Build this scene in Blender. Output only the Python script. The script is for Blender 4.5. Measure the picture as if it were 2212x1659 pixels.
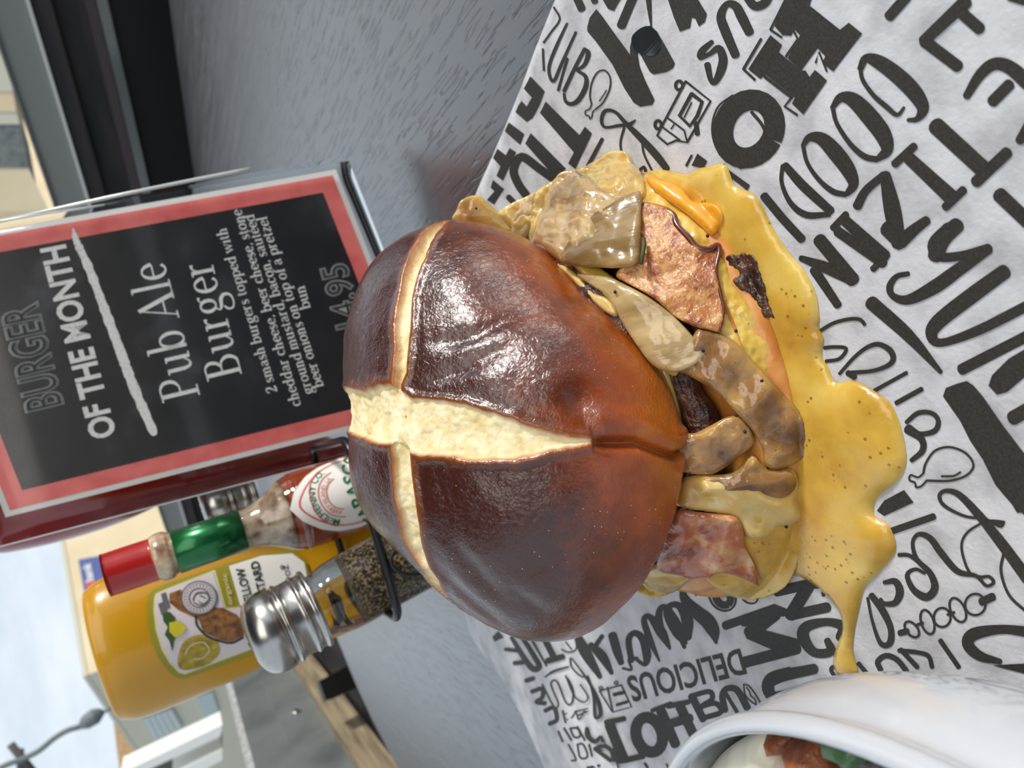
import bpy, bmesh, math, random
import numpy as np
from mathutils import Vector, noise as mn
from mathutils.geometry import delaunay_2d_cdt
random.seed(4); rng = np.random.RandomState(7)
S = bpy.context.scene; COL = S.collection
for o in list(bpy.data.objects): bpy.data.objects.remove(o)

# ------------------------------------------------------------------ camera
W_, H_, FPX = 2212., 1659., 1600.
TH = math.radians(25.2)
FWD = np.array([0, math.cos(TH), -math.sin(TH)]); UPV = np.array([0, math.sin(TH), math.cos(TH)]); RGT = np.array([1., 0, 0])
cc, ss = .959, -.2834; _n = math.hypot(cc, ss); cc /= _n; ss /= _n
EYE = np.array([0, 0, .16])
cam = bpy.data.cameras.new('camera'); co = bpy.data.objects.new('camera', cam); COL.objects.link(co)
cam.sensor_width = 36; cam.lens = 36 * FPX / W_; cam.clip_start = .01; cam.clip_end = 500
xc = ss * RGT - cc * UPV; yc = cc * RGT + ss * UPV; zc = -FWD
from mathutils import Matrix
co.matrix_world = Matrix(((xc[0], yc[0], zc[0], EYE[0]), (xc[1], yc[1], zc[1], EYE[1]), (xc[2], yc[2], zc[2], EYE[2]), (0, 0, 0, 1)))
S.camera = co
cam.dof.use_dof = True; cam.dof.focus_distance = .205; cam.dof.aperture_fstop = 20

# ------------------------------------------------------------------ light
S.view_settings.view_transform = 'Standard'; S.view_settings.look = 'None'; S.view_settings.gamma = 1
S.view_settings.exposure = 0.15; S.view_settings.use_curve_mapping = False
wd = bpy.data.worlds.new('sky'); S.world = wd; wd.use_nodes = True; nt = wd.node_tree; nt.nodes.clear()
def nn(nt, t, **k):
    n = nt.nodes.new(t)
    for a, b in k.items():
        if a.startswith('i_'): n.inputs[a[2:].replace('_', ' ')].default_value = b
        else: setattr(n, a, b)
    return n
tc = nn(nt, 'ShaderNodeTexCoord'); mp = nn(nt, 'ShaderNodeMapping'); mp.inputs['Scale'].default_value = (1.2, 1.2, 4)
no = nn(nt, 'ShaderNodeTexNoise', i_Scale=2.4, i_Detail=5.0, i_Roughness=.6); rp = nn(nt, 'ShaderNodeValToRGB')
rp.color_ramp.elements[0].position = .34; rp.color_ramp.elements[0].color = (.56, .68, .80, 1)
rp.color_ramp.elements[1].position = .62; rp.color_ramp.elements[1].color = (.80, .87, .93, 1)
bg = nn(nt, 'ShaderNodeBackground', i_Strength=1.0); wo = nn(nt, 'ShaderNodeOutputWorld')
L = nt.links.new
L(tc.outputs['Generated'], mp.inputs['Vector']); L(mp.outputs[0], no.inputs['Vector']); L(no.outputs['Fac'], rp.inputs[0]); L(rp.outputs[0], bg.inputs[0]); L(bg.outputs[0], wo.inputs[0])
sun = bpy.data.lights.new('sun', 'SUN'); sun.energy = 2.6; sun.angle = math.radians(9); sun.color = (1, .96, .9)
so = bpy.data.objects.new('sun', sun); COL.objects.link(so)
so.rotation_euler = Vector((.92, -.20, .40)).to_track_quat('Z', 'Y').to_euler()

lamp = bpy.data.lights.new('ceiling_light', 'AREA'); lamp.energy = 25; lamp.shape = 'RECTANGLE'; lamp.size = 2.0; lamp.size_y = 1.4; lamp.color = (1, .96, .91)
lo = bpy.data.objects.new('ceiling_light', lamp); COL.objects.link(lo); lo.location = (.9, -1.1, 1.78)
# ------------------------------------------------------------------ measuring helpers (camera ray -> real point)
def ray(x, y):
    dx, dy = x - W_ / 2, y - H_ / 2
    a = (ss * dx - cc * dy) / FPX; b = (cc * dx + ss * dy) / FPX
    return FWD + a * RGT - b * UPV
def onz(x, y, z=0.): r = ray(x, y); return EYE + r * ((z - EYE[2]) / r[2])
def ony(x, y, Y): r = ray(x, y); return EYE + r * (Y / r[1])
def onpl(p0, n):
    p0 = np.array(p0, float); n = np.array(n, float)
    def f(x, y): r = ray(x, y); return EYE + r * (((p0 - EYE) @ n) / (r @ n))
    return f
def crop(ox, oy, sc):
    return lambda pts: [(ox + p[0] / sc, oy + p[1] / sc) for p in pts]
cA = crop(1000, 0, 3.16); cB = crop(1600, 0, 2.962); cC = crop(1600, 500, 2.765); cD = crop(1600, 1000, 2.517)
cE = crop(1000, 1200, 3.16); cF = crop(1400, 1400, 2.724); c2 = crop(0, 350, 2.074); c5 = crop(950, 300, 2.602)
c6 = crop(1200, 800, 2.37); cM = crop(200, 950, 3.016); cS = crop(0, 1180, 3.4625); cW = crop(420, 1330, 4.608); c3 = crop(0, 950, 2.34)

# ------------------------------------------------------------------ object helpers
def obj(name, me, mat=None, parent=None, smooth=True):
    o = bpy.data.objects.new(name, me); COL.objects.link(o)
    if mat is not None:
        me.materials.clear(); me.materials.append(mat)
    if smooth: me.polygons.foreach_set('use_smooth', [True] * len(me.polygons))
    if parent is not None: o.parent = parent
    return o
def mk(name, v, f, mat=None, parent=None, smooth=True):
    me = bpy.data.meshes.new(name)
    off = np.zeros(3); q = parent
    while q is not None: off = off + np.array(q.location); q = q.parent
    v = np.array(v, float) - off
    me.from_pydata([tuple(map(float, p)) for p in v], [], f); me.update(); me.validate()
    return obj(name, me, mat, parent, smooth)
def tag(o, label=None, cat=None, group=None, kind=None):
    if label: o['label'] = label
    if cat: o['category'] = cat
    if group: o['group'] = group
    if kind: o['kind'] = kind
    return o
def thing(name, loc, label, cat, group=None):
    o = bpy.data.objects.new(name, None); COL.objects.link(o); o.location = loc; o.empty_display_size = .02
    bpy.context.view_layer.update()
    return tag(o, label, cat, group)
def lathe_vf(prof, seg=48, c=(0, 0, 0), sx=1., sy=1., caps=True, rot=0., pw=2.):
    v = []; f = []
    for r, z in prof:
        for i in range(seg):
            a = 2 * math.pi * i / seg; x, y = math.cos(a), math.sin(a)
            if pw != 2: k = (abs(x) ** pw + abs(y) ** pw) ** (-1 / pw); x *= k; y *= k
            x *= r * sx; y *= r * sy
            v.append((c[0] + x * math.cos(rot) - y * math.sin(rot), c[1] + x * math.sin(rot) + y * math.cos(rot), c[2] + z))
    n = len(prof)
    for j in range(n - 1):
        for i in range(seg):
            k = (i + 1) % seg; f.append((j * seg + i, j * seg + k, (j + 1) * seg + k, (j + 1) * seg + i))
    if caps: f.append(tuple(range(seg))[::-1]); f.append(tuple((n - 1) * seg + i for i in range(seg)))
    return v, f
def lathe(name, prof, mat, parent=None, **k): v, f = lathe_vf(prof, **k); return mk(name, v, f, mat, parent)
def smoothprof(p, n=6):
    p = np.array(p, float); out = []
    q = np.vstack([p[0] * 2 - p[1], p, p[-1] * 2 - p[-2]])
    for i in range(1, len(q) - 2):
        for k in range(n):
            t = k / n; out.append(.5 * ((2 * q[i]) + (-q[i - 1] + q[i + 1]) * t + (2 * q[i - 1] - 5 * q[i] + 4 * q[i + 1] - q[i + 2]) * t * t + (-q[i - 1] + 3 * q[i] - 3 * q[i + 1] + q[i + 2]) * t ** 3))
    out.append(p[-1]); return np.array(out)
def closed_smooth(p, n=5):
    p = np.array(p, float); N = len(p); out = []
    for i in range(N):
        a, b, c, d = p[i - 1], p[i], p[(i + 1) % N], p[(i + 2) % N]
        for k in range(n):
            t = k / n; out.append(.5 * (2 * b + (c - a) * t + (2 * a - 5 * b + 4 * c - d) * t * t + (-a + 3 * b - 3 * c + d) * t ** 3))
    return np.array(out)
def box_vf(c, d, rz=0.):
    v = []
    for z in (-1, 1):
        for x, y in ((-1, -1), (1, -1), (1, 1), (-1, 1)):
            X, Y = x * d[0] / 2, y * d[1] / 2
            v.append((c[0] + X * math.cos(rz) - Y * math.sin(rz), c[1] + X * math.sin(rz) + Y * math.cos(rz), c[2] + z * d[2] / 2))
    return v, [(0, 3, 2, 1), (4, 5, 6, 7), (0, 1, 5, 4), (1, 2, 6, 5), (2, 3, 7, 6), (3, 0, 4, 7)]
def slabpoly(name, P3, th, mat, parent=None):
    """flat polygon (3-D points) extruded by vector th into a solid board"""
    P3 = [np.array(p, float) for p in P3]; n = len(P3); th = np.array(th, float)
    v = P3 + [p + th for p in P3]
    f = [tuple(range(n)), tuple(range(2 * n - 1, n - 1, -1))] + [(i, i + n, (i + 1) % n + n, (i + 1) % n) for i in range(n)]
    return mk(name, v, f, mat, parent, False)
def tube_vf(pts, r, seg=10, closed=False):
    pts = np.array(pts, float); n = len(pts); v = []; f = []
    rr = np.broadcast_to(np.array(r, float), (n,))
    for i in range(n):
        a = pts[(i - 1) % n] if (closed or i > 0) else pts[i]; b = pts[(i + 1) % n] if (closed or i < n - 1) else pts[i]
        t = b - a; t = t / (np.linalg.norm(t) + 1e-12)
        if i == 0: u = np.cross(t, [0, 0, 1.]); u = np.cross(t, [1., 0, 0]) if np.linalg.norm(u) < .1 else u
        u = u - t * (u @ t); u /= np.linalg.norm(u) + 1e-12; w = np.cross(t, u)
        for k in range(seg):
            A = 2 * math.pi * k / seg; v.append(pts[i] + rr[i] * (u * math.cos(A) + w * math.sin(A)))
    m = n if closed else n - 1
    for i in range(m):
        for k in range(seg):
            k2 = (k + 1) % seg; j = (i + 1) % n; f.append((i * seg + k, i * seg + k2, j * seg + k2, j * seg + k))
    if not closed: f.append(tuple(range(seg))[::-1]); f.append(tuple((n - 1) * seg + k for k in range(seg)))
    return v, f
def tube(name, pts, r, mat, parent=None, seg=10, closed=False): v, f = tube_vf(pts, r, seg, closed); return mk(name, v, f, mat, parent)
def merge(parts):
    V = []; F = []
    for v, f in parts:
        b = len(V); V += [tuple(p) for p in v]; F += [tuple(i + b for i in q) for q in f]
    return V, F

# ------------------------------------------------------------------ materials
def mat(name, col, rough=.5, metal=0., trans=0., coat=0., sss=0., ssr=(.01, .006, .003), spec=.5, ior=1.45, emit=None, alpha=1.):
    m = bpy.data.materials.new(name); m.use_nodes = True; b = m.node_tree.nodes['Principled BSDF']
    b.inputs['Base Color'].default_value = (*col, 1); b.inputs['Roughness'].default_value = rough; b.inputs['Metallic'].default_value = metal
    b.inputs['Transmission Weight'].default_value = trans; b.inputs['Coat Weight'].default_value = coat; b.inputs['Coat Roughness'].default_value = .06
    b.inputs['Subsurface Weight'].default_value = sss; b.inputs['Subsurface Radius'].default_value = ssr; b.inputs['Subsurface Scale'].default_value = 1.
    b.inputs['Specular IOR Level'].default_value = spec; b.inputs['IOR'].default_value = ior; b.inputs['Alpha'].default_value = alpha
    if emit: b.inputs['Emission Color'].default_value = (*emit[0], 1); b.inputs['Emission Strength'].default_value = emit[1]
    return m
def vary(m, cols, scale=40., detail=4., pos=(.35, .5, .65), stretch=(1, 1, 1), bump=0., bscale=None, bdist=.001, rough=None, bstretch=None, rot=(0, 0, 0), kind='NOISE', warp=0.):
    nt = m.node_tree; b = nt.nodes['Principled BSDF']; L = nt.links.new
    tc = nt.nodes.new('ShaderNodeTexCoord'); mp = nt.nodes.new('ShaderNodeMapping'); mp.inputs['Scale'].default_value = stretch; mp.inputs['Rotation'].default_value = rot
    n = nn(nt, 'ShaderNodeTexNoise', i_Scale=scale, i_Detail=detail, i_Distortion=warp); r = nt.nodes.new('ShaderNodeValToRGB')
    L(tc.outputs['Object'], mp.inputs[0]); L(mp.outputs[0], n.inputs['Vector']); L(n.outputs['Fac'], r.inputs[0])
    e = r.color_ramp.elements
    while len(e) < len(cols): e.new(.5)
    for i, c in enumerate(cols):
        e[i].position = pos[i] if len(pos) == len(cols) else pos[0] + (pos[-1] - pos[0]) * i / (len(cols) - 1); e[i].color = (*c, 1)
    L(r.outputs[0], b.inputs['Base Color'])
    if rough:
        mr = nt.nodes.new('ShaderNodeMapRange'); mr.inputs[3].default_value, mr.inputs[4].default_value = rough; mr.inputs[1].default_value = .3; mr.inputs[2].default_value = .7
        L(n.outputs['Fac'], mr.inputs[0]); L(mr.outputs[0], b.inputs['Roughness'])
    if bump:
        mp2 = nt.nodes.new('ShaderNodeMapping'); mp2.inputs['Scale'].default_value = bstretch or stretch; mp2.inputs['Rotation'].default_value = rot
        n2 = nn(nt, 'ShaderNodeTexNoise', i_Scale=bscale or scale, i_Detail=5.0); bp = nn(nt, 'ShaderNodeBump', i_Strength=bump, i_Distance=bdist)
        L(tc.outputs['Object'], mp2.inputs[0]); L(mp2.outputs[0], n2.inputs['Vector']); L(n2.outputs['Fac'], bp.inputs['Height']); L(bp.outputs[0], b.inputs['Normal'])
        L(bp.outputs[0], b.inputs['Coat Normal'])
    return m
def srgb(r, g, b): return tuple(((c / 255) / 12.92 if c / 255 <= .04045 else ((c / 255 + .055) / 1.055) ** 2.4) for c in (r, g, b))

M = {}
M['table'] = vary(mat('table_laminate', (.04, .036, .038), .34, spec=.9), [srgb(36, 31, 32), srgb(54, 48, 49), srgb(76, 71, 71)], 60, 5, (.3, .5, .72), (1.6, .12, 1), .55, 260, bdist=.0006, bstretch=(1.4, .09, 1), rough=(.30, .44))
_b = M['table'].node_tree.nodes['Principled BSDF']; _b.inputs['Coat Weight'].default_value = 1.; _b.inputs['Coat IOR'].default_value = 1.85; _b.inputs['Coat Roughness'].default_value = .28
_nt = M['table'].node_tree
_tc = _nt.nodes.new('ShaderNodeTexCoord'); _mp = _nt.nodes.new('ShaderNodeMapping'); _mp.inputs['Scale'].default_value = (430, 34, 1); _mp.inputs['Rotation'].default_value = (0, 0, .12)
_n = nn(_nt, 'ShaderNodeTexNoise', i_Scale=1.0, i_Detail=2.0, i_Distortion=.3); _r = nn(_nt, 'ShaderNodeMapRange'); _r.inputs[1].default_value = .56; _r.inputs[2].default_value = .64; _r.inputs[3].default_value = 1; _r.inputs[4].default_value = 0
_bp = nn(_nt, 'ShaderNodeBump', i_Strength=.5, i_Distance=.0004)
for _a, _c in ((_tc.outputs['Object'], _mp.inputs[0]), (_mp.outputs[0], _n.inputs['Vector']), (_n.outputs['Fac'], _r.inputs[0]), (_r.outputs[0], _bp.inputs['Height']), (_bp.outputs[0], _b.inputs['Coat Normal']), (_bp.outputs[0], _b.inputs['Normal'])): _nt.links.new(_a, _c)
M['table_edge'] = mat('table_edge', (.012, .012, .013), .5)
M['paper'] = vary(mat('greaseproof_paper', (.8, .8, .8), .55, spec=.3), [srgb(178, 178, 182), srgb(203, 204, 208), srgb(217, 217, 221)], 90, 6, (.3, .5, .7), (1, 1, 1), .35, 700, bdist=.0006)
M['ink'] = vary(mat('black_ink', (.03, .03, .028), .6), [srgb(42, 41, 38), srgb(58, 57, 53)], 1500, 3, (.35, .7))
M['char'] = mat('black', (.01, .01, .011), .35)
M['blackwire'] = mat('black_wire', (.008, .009, .01), .3, spec=.5)
M['white_ceramic'] = mat('white_glaze', srgb(196, 200, 207), .16, coat=.6, spec=.5)
M['steel'] = vary(mat('brushed_steel', (.62, .60, .57), .18, 1.), [(.36, .35, .33), (.50, .48, .46)], 30, 3, (.3, .7), rough=(.20, .30))
M['glass'] = mat('clear_glass', (.95, .97, .96), .02, trans=1., ior=1.45)
M['plastic'] = mat('clear_plastic', (.97, .97, .97), .04, trans=1., ior=1.12, spec=.6)
M['card_white'] = mat('card_white', srgb(226, 226, 224), .4, coat=.3)
M['card_red'] = vary(mat('card_salmon', srgb(228, 112, 108), .4, coat=.3), [srgb(218, 98, 96), srgb(234, 122, 116)], 60, 3, (.35, .65))
M['card_black'] = vary(mat('card_black', (.015, .016, .018), .35, coat=.35), [srgb(24, 26, 30), srgb(36, 37, 40), srgb(68, 70, 74)], 38, 7, (.38, .58, .78))
M['chalk'] = vary(mat('chalk_white', (.8, .8, .8), .6), [srgb(205, 205, 203), srgb(236, 236, 234)], 900, 2, (.3, .5))
M['chalk_grey'] = mat('chalk_grey', srgb(196, 196, 196), .6)
M['cardinner'] = mat('letter_core', srgb(34, 36, 40), .5)

# ------------------------------------------------------------------ the setting: table, walls, windows, street
tab = []
ell = [(.662, -.55), (.662, .6), (.661, .9), (.641, 1.052), (.5647, 1.1287 + .03), (.4945, 1.33), (.33, 1.43), (.09, 1.475), (-.16, 1.43), (-.323, 1.248), (-.387, 1.2), (-.427, 1.131), (-.454, 1.03), (-.465, .85), (-.468, .5), (-.468, -.55)]
pl = [tuple(p) for p in smoothprof([(.662, .75), (.657, .93), (.641, 1.052), (.575, 1.19), (.4945, 1.33), (.33, 1.43), (.09, 1.47), (-.14, 1.42), (-.31, 1.262), (-.387, 1.185), (-.43, 1.11), (-.454, 1.03), (-.466, .9), (-.468, .75)], 5)]
outl = [(.662, -.5)] + pl + [(-.468, -.5)]
troot = thing('dining_table', (.1, .5, -.74), 'dark wood-grain laminate dining table with rounded far end, under the food', 'table')
b3 = [np.array((x, y, 0)) for x, y in outl]
slabpoly('table_top', b3, (0, 0, -.004), M['table'], troot)
eb = [np.array((x, y, -.0041)) for x, y in outl]; slabpoly('table_edge', eb, (0, 0, -.028), M['table_edge'], troot)
lathe('pedestal', [(.25, -.74), (.25, -.725), (.05, -.70), (.04, -.69), (.04, -.06), (.12, -.0325)], M['table_edge'], troot, c=(.1, .5, 0))

M['grey_metal'] = vary(mat('grey_painted_metal', srgb(96, 100, 100), .45), [srgb(92, 97, 97), srgb(116, 120, 119), srgb(130, 132, 130)], 6, 5, (.3, .5, .72))
M['grey_wall'] = mat('grey_sill_paint', srgb(140, 142, 138), .6)
M['dark_frame'] = vary(mat('dark_frame', srgb(40, 36, 34), .5), [srgb(22, 22, 26), srgb(54, 46, 44)], 5, 4, (.35, .65), (1, 1, 8))
M['brown_strip'] = mat('brown_strip', srgb(74, 64, 66), .5)
M['wood_sill'] = vary(mat('weathered_wood', srgb(130, 118, 98), .6), [srgb(104, 92, 74), srgb(150, 134, 108), srgb(176, 158, 126)], 12, 5, (.3, .5, .7), (6, .35, 6))
M['stone'] = vary(mat('outside_ledge', srgb(200, 200, 196), .8), [srgb(170, 168, 162), srgb(222, 222, 220)], 60, 4, (.35, .65), bump=.4, bdist=.004)
M['floor'] = vary(mat('floor_tiles', srgb(58, 56, 56), .5), [srgb(44, 42, 42), srgb(70, 66, 64)], 2, 4, (.3, .7))
M['wall'] = mat('wall_paint', srgb(92, 88, 84), .8)
M['street'] = vary(mat('street', srgb(120, 120, 120), .9), [srgb(100, 100, 102), srgb(142, 141, 138)], .6, 5, (.3, .7))
tag(mk('floor', *box_vf((1.2, -.2, -.76), (3.7, 7.6, .04)), M['floor'], None, False), kind='structure')
XL = -.6
def boxo(name, c, d, m, parent=None, rz=0., st=False):
    v, f = box_vf(c, d, rz); o = mk(name, v, f, m, parent, False)
    if st: tag(o, kind='structure')
    return o
# left window wall, running away from the camera at x = -0.6
boxo('wall_left', (-.66, 1.35, -.43), (.10, 4.2, .62), M['wall'], st=True)
win = boxo('window_1', (-.625, 1.35, .085), (.05, 4.2, .175), M['grey_metal'], st=True)
boxo('rail_strip', (-.597, 1.35, .055), (.008, 4.2, .085), M['grey_metal'], win)
for yy in (1.0, 1.86, 2.75): lathe('screw', [(.0, 0), (.011, 0), (.012, .002), (.010, .005), (.004, .008)], M['steel'], win, seg=16, c=(0, 0, 0)).matrix_world = Matrix.Translation((-.593, yy, .058)) @ Matrix.Rotation(math.radians(90), 4, 'Y')
tag(boxo('trim_1', (-.73, 1.35, .15), (.16, 4.2, .08), M['stone']), kind='structure')
tag(boxo('trim_2', (-.585, 1.35, -.014), (.05, 4.2, .052), M['wood_sill']), kind='structure')
tag(boxo('trim_3', (-.57, 1.35, -.38), (.04, 4.2, .66), M['dark_frame']), kind='structure')
bk = thing('window_latch', (-.53, 1.85, -.1), 'black block-shaped bracket on wooden ledge beyond the left table edge', 'bracket')
Q = [ony(*p, 1.9) for p in cW([(1240, 650), (1520, 500), (1615, 715), (1400, 815), (1310, 840)])]
Q = [ony(*p, 1.5) for p in cW([(1240, 650), (1520, 500), (1615, 715), (1400, 815), (1310, 840)])]
slabpoly('bracket_body', Q, (-.02, .06, 0), M['char'], bk)
bm_ = bmesh.new()
# right window wall
WD = np.array([-.588, .809, 0]); WN = np.array([.809, .588, 0]); WP = np.array([.85, 1.3, 0.])
wr = onpl(WP, WN)
def wband(name, a, b, m, depth=.05, off=0., st=True, parent=None):
    """board between two image lines (each a pixel pair) on the right-hand wall, extended along the wall"""
    def ln(p, q):
        P, Q_ = wr(*p), wr(*q); d = Q_ - P; hd = d @ WD
        z = (P[2] + Q_[2]) / 2; return z
    z0, z1 = sorted((ln(*a), ln(*b)))
    s0, s1 = -1.2, 2.45; base = WP + WN * off
    P3 = [base + WD * s0 + [0, 0, z0], base + WD * s1 + [0, 0, z0], base + WD * s1 + [0, 0, z1], base + WD * s0 + [0, 0, z1]]
    o = slabpoly(name, P3, WN * depth, m, parent)
    if st: tag(o, kind='structure')
    return o, z0, z1
w2, z0, z1 = wband('window_2', ((54, 0), (177, 398)), ((0, 90), (100, 400)), M['grey_wall'], .06)
wband('glazing_bead', ((62, 0), (184, 398)), ((54, 0), (177, 398)), M['card_white'], .03, -.012, False, w2)
wband('glazing_bead', ((-3, 90), (97, 400)), ((2, 90), (104, 400)), M['grey_metal'], .03, -.008, False, w2)
wband('trim_4', ((112, 0), (214, 380)), ((62, 0), (184, 398)), M['dark_frame'], .06, 0)
wband('trim_5', ((190, 0), (270, 380)), ((112, 0), (214, 380)), M['dark_frame'], .06, .03)
wband('trim_6', ((212, 0), (290, 380)), ((190, 0), (270, 380)), M['brown_strip'], .06, .0)
wband('trim_7', ((235, 0), (312, 380)), ((214, 0), (292, 380)), M['grey_metal'], .05, -.02)
o, a0, a1 = wband('wall_right', ((560, 0), (560, 380)), ((235, 0), (312, 380)), M['char'], .08, .02)
gl = [WP + WD * -1.2 + WN * .03 + [0, 0, .2], WP + WD * 2.45 + WN * .03 + [0, 0, .2], WP + WD * 2.45 + WN * .03 + [0, 0, 1.6], WP + WD * -1.2 + WN * .03 + [0, 0, 1.6]]
# room shell above and behind
M['ceiling'] = mat('ceiling_paint', srgb(120, 116, 110), .8)
boxo('ceiling', (1.15, -.6, 1.86), (3.6, 5.0, .08), M['ceiling'], st=True)
boxo('wall_back', (1.2, -3.6, .55), (3.7, .1, 2.7), M['wall'], st=True)

# street, buildings, lamp
tag(boxo('trim_8', (0, 60, -1.3), (240, 170, .1), M['street']), kind='structure')
M['cream'] = vary(mat('cream_render', srgb(228, 206, 168), .85), [srgb(222, 200, 160), srgb(238, 220, 186)], .5, 4, (.3, .7))
M['pale'] = mat('pale_cladding', srgb(210, 206, 186), .85)
M['pane'] = mat('blue_grey_pane', srgb(176, 192, 192), .3)
M['sign_blue'] = mat('sign_blue', srgb(62, 84, 148), .5)
M['white'] = mat('white_paint', srgb(238, 238, 232), .6)
M['red'] = mat('sign_red', srgb(206, 60, 66), .5)
M['tan'] = vary(mat('tan_brick', srgb(222, 180, 130), .9), [srgb(206, 160, 112), srgb(234, 196, 150)], 3, 4, (.3, .7))
bd = thing('corner_building', (-14, 30, -1.25), 'cream corner building across the street with a blue sign, behind the mustard bottle', 'building')
c0 = ony(*cS([(660, 960)])[0], 30)
hz = c0[2]
eA = onz(*cS([(508, 95)])[0], hz) if False else None
def atz(px, z): r = ray(*px); return EYE + r * ((z - EYE[2]) / r[2])
cA0 = atz(cS([(508, 95)])[0], hz); cA0 = c0 + (cA0 - c0) / np.linalg.norm(cA0 - c0) * 60 * np.array([1, 1, 0])
cB0 = atz(cS([(820, 1200)])[0], hz); dB = (cB0 - c0); dB[2] = 0; dB /= np.linalg.norm(dB); cB0 = c0 + dB * 22
def wallq(a, b, z0, z1): return [np.array((a[0], a[1], z0)), np.array((b[0], b[1], z0)), np.array((b[0], b[1], z1)), np.array((a[0], a[1], z1))]
back = np.array([-2, 14, 0.])
slabpoly('front_wall', wallq(cA0, c0, -1.25, hz), (0, .5, 0), M['cream'], bd)
slabpoly('side_wall', wallq(c0, cB0, -1.25, hz), (0, .5, 0), M['pale'], bd)
slabpoly('roof', [c0 + [0, 0, .02], cB0 + [0, 0, .02], cB0 + [10, 20, .02], cA0 + [0, 15, .02], cA0 + [0, 0, .02]], (0, 0, .15), M['pale'], bd)
nA = np.cross(cA0 - c0, [0, 0, 1.]); nB = np.cross(cB0 - c0, [0, 0, 1.])
nA /= np.linalg.norm(nA); nB /= np.linalg.norm(nB)
if nA[1] > 0: nA = -nA
if (EYE - c0) @ nB < 0: nB = -nB
pA = onpl(c0 + nA * .12, nA); pB = onpl(c0 + nB * .12, nB)
sg = slabpoly('sign_panel', [pA(*p) for p in cS([(585, 100), (870, 50), (910, 330), (640, 400)])], -nA * .1, M['sign_blue'], bd)
wn = cS([(1070, 1290), (1290, 1220), (1370, 1360), (1150, 1460)])
bwin = slabpoly('window', [pB(*p) for p in wn], -nB * .1, M['pane'], bd)
wn = cS([(1470, 1130), (1590, 1090), (1640, 1250), (1530, 1290)])
slabpoly('window', [pB(*p) for p in wn], -nB * .1, M['pane'], bd)
for k in range(5):
    a = np.array(wn[0]); 
    t = (k + .5) / 5; q = cS([(1070 + 220 * t, 1290 - 70 * t), (1078 + 220 * t, 1288 - 70 * t), (1158 + 220 * t, 1457 - 100 * t), (1150 + 220 * t, 1460 - 100 * t)])
    slabpoly('glazing_bar', [pB(*p) + nB * .03 for p in q], -nB * .05, M['white'], bwin)
bd2 = thing('tan_building', (-24, 40, -1.25), 'tan brick building behind the pale corner building, at the edge of the sky', 'building')
slabpoly('brick_wall', [ony(*p, 75) for p in cS([(700, 1000), (842, 1262), (892, 1662), (895, 1900), (1300, 1900), (1300, 1200)])], (0, 4, 0), M['tan'], bd2)
# white shopfront posts beside the left window
for i, (q, lb) in enumerate((([(1662, 1335), (1650, 1420), (1050, 1700), (900, 1700)], 'wide white shopfront post outside the left window, nearer the bottles'), ([(1662, 1520), (1662, 1600), (1440, 1720), (1290, 1700)], 'narrow white shopfront post outside the left window, just above the stone ledge'))):
    o = slabpoly('white_post', [ony(*p, 7) for p in cS(q)], (0, .4, 0), M['white']); tag(o, lb, 'post')
o = slabpoly('dark_post', [ony(*p, 7.8) for p in cS([(1662, 1400), (1662, 1540), (1200, 1740), (980, 1700)])], (0, .3, 0), mat('grey_panel', srgb(84, 82, 76), .7)); tag(o, 'grey shopfront panel between the two white posts outside the left window', 'post')  # one even grey for the panel between the posts
# street lamp and pole
M['lampgrey'] = mat('lamp_grey', srgb(108, 116, 116), .5)
sl = thing('street_lamp', tuple(ony(20, 1659, 16) - [0, 0, 8]), 'grey street lamp on a curved arm against the cloudy sky', 'street lamp')
arm = [ony(*p, 16) for p in cS([(-60, 1690), (60, 1630), (170, 1590), (290, 1530), (400, 1440), (500, 1380), (600, 1350)])]
tube('lamp_arm', smoothprof(arm, 4), .05, M['lampgrey'], sl, 8)
hp = [ony(*p, 16) for p in cS([(596, 1352), (640, 1320), (690, 1285), (740, 1255), (775, 1240)])]
v, f = tube_vf(smoothprof(hp, 4), np.interp(np.linspace(0, 1, 17), [0, .25, .6, 1], [.05, .13, .15, .05]), 12); mk('lamp_head', v, f, M['lampgrey'], sl)
tube('overhead_wire', [ony(*p, 16) for p in cS([(770, 1245), (830, 1210)])], .03, M['lampgrey'], sl, 6)
up_ = thing('utility_pole', tuple(ony(30, 1640, 22) - [0, 0, 9]), 'dark utility pole crossarms beside the street lamp in the sky', 'utility pole')
M['poledark'] = mat('pole_dark', srgb(88, 84, 86), .8)
for i, q in enumerate(([(78, 1480), (250, 1690)], [(150, 1520), (155, 1690)])): tube('crossarm' if i == 0 else 'pole_top', [ony(*p, 22) for p in cS(q)], .09, M['poledark'], up_, 6)
# across the street on the right
rb = thing('shop_row', (14, 30, -1.25), 'row of cream shops across the street, seen through the right window', 'building')
zz = crop(0, 0, 3.95)
for i, (q, m_) in enumerate((([(-200, 200), (20, 200), (110, 780), (-200, 780)], M['pale']), ([(-200, 780), (110, 780), (140, 950), (-200, 950)], M['cream']), ([(-200, 950), (140, 950), (170, 1060), (-200, 1060)], M['pale']),
    ([(-200, 1060), (170, 1060), (240, 1430), (-200, 1430)], M['grey_metal']), ([(-200, 1430), (240, 1430), (420, 1800), (-200, 1800)], M['cream']))):
    slabpoly(('facade_panel', 'awning', 'facade_panel', 'shop_window', 'facade_panel')[i], [ony(*p, 26 + .02 * i) for p in zz(q)], (0, 1.5, 0), m_, rb)

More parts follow.
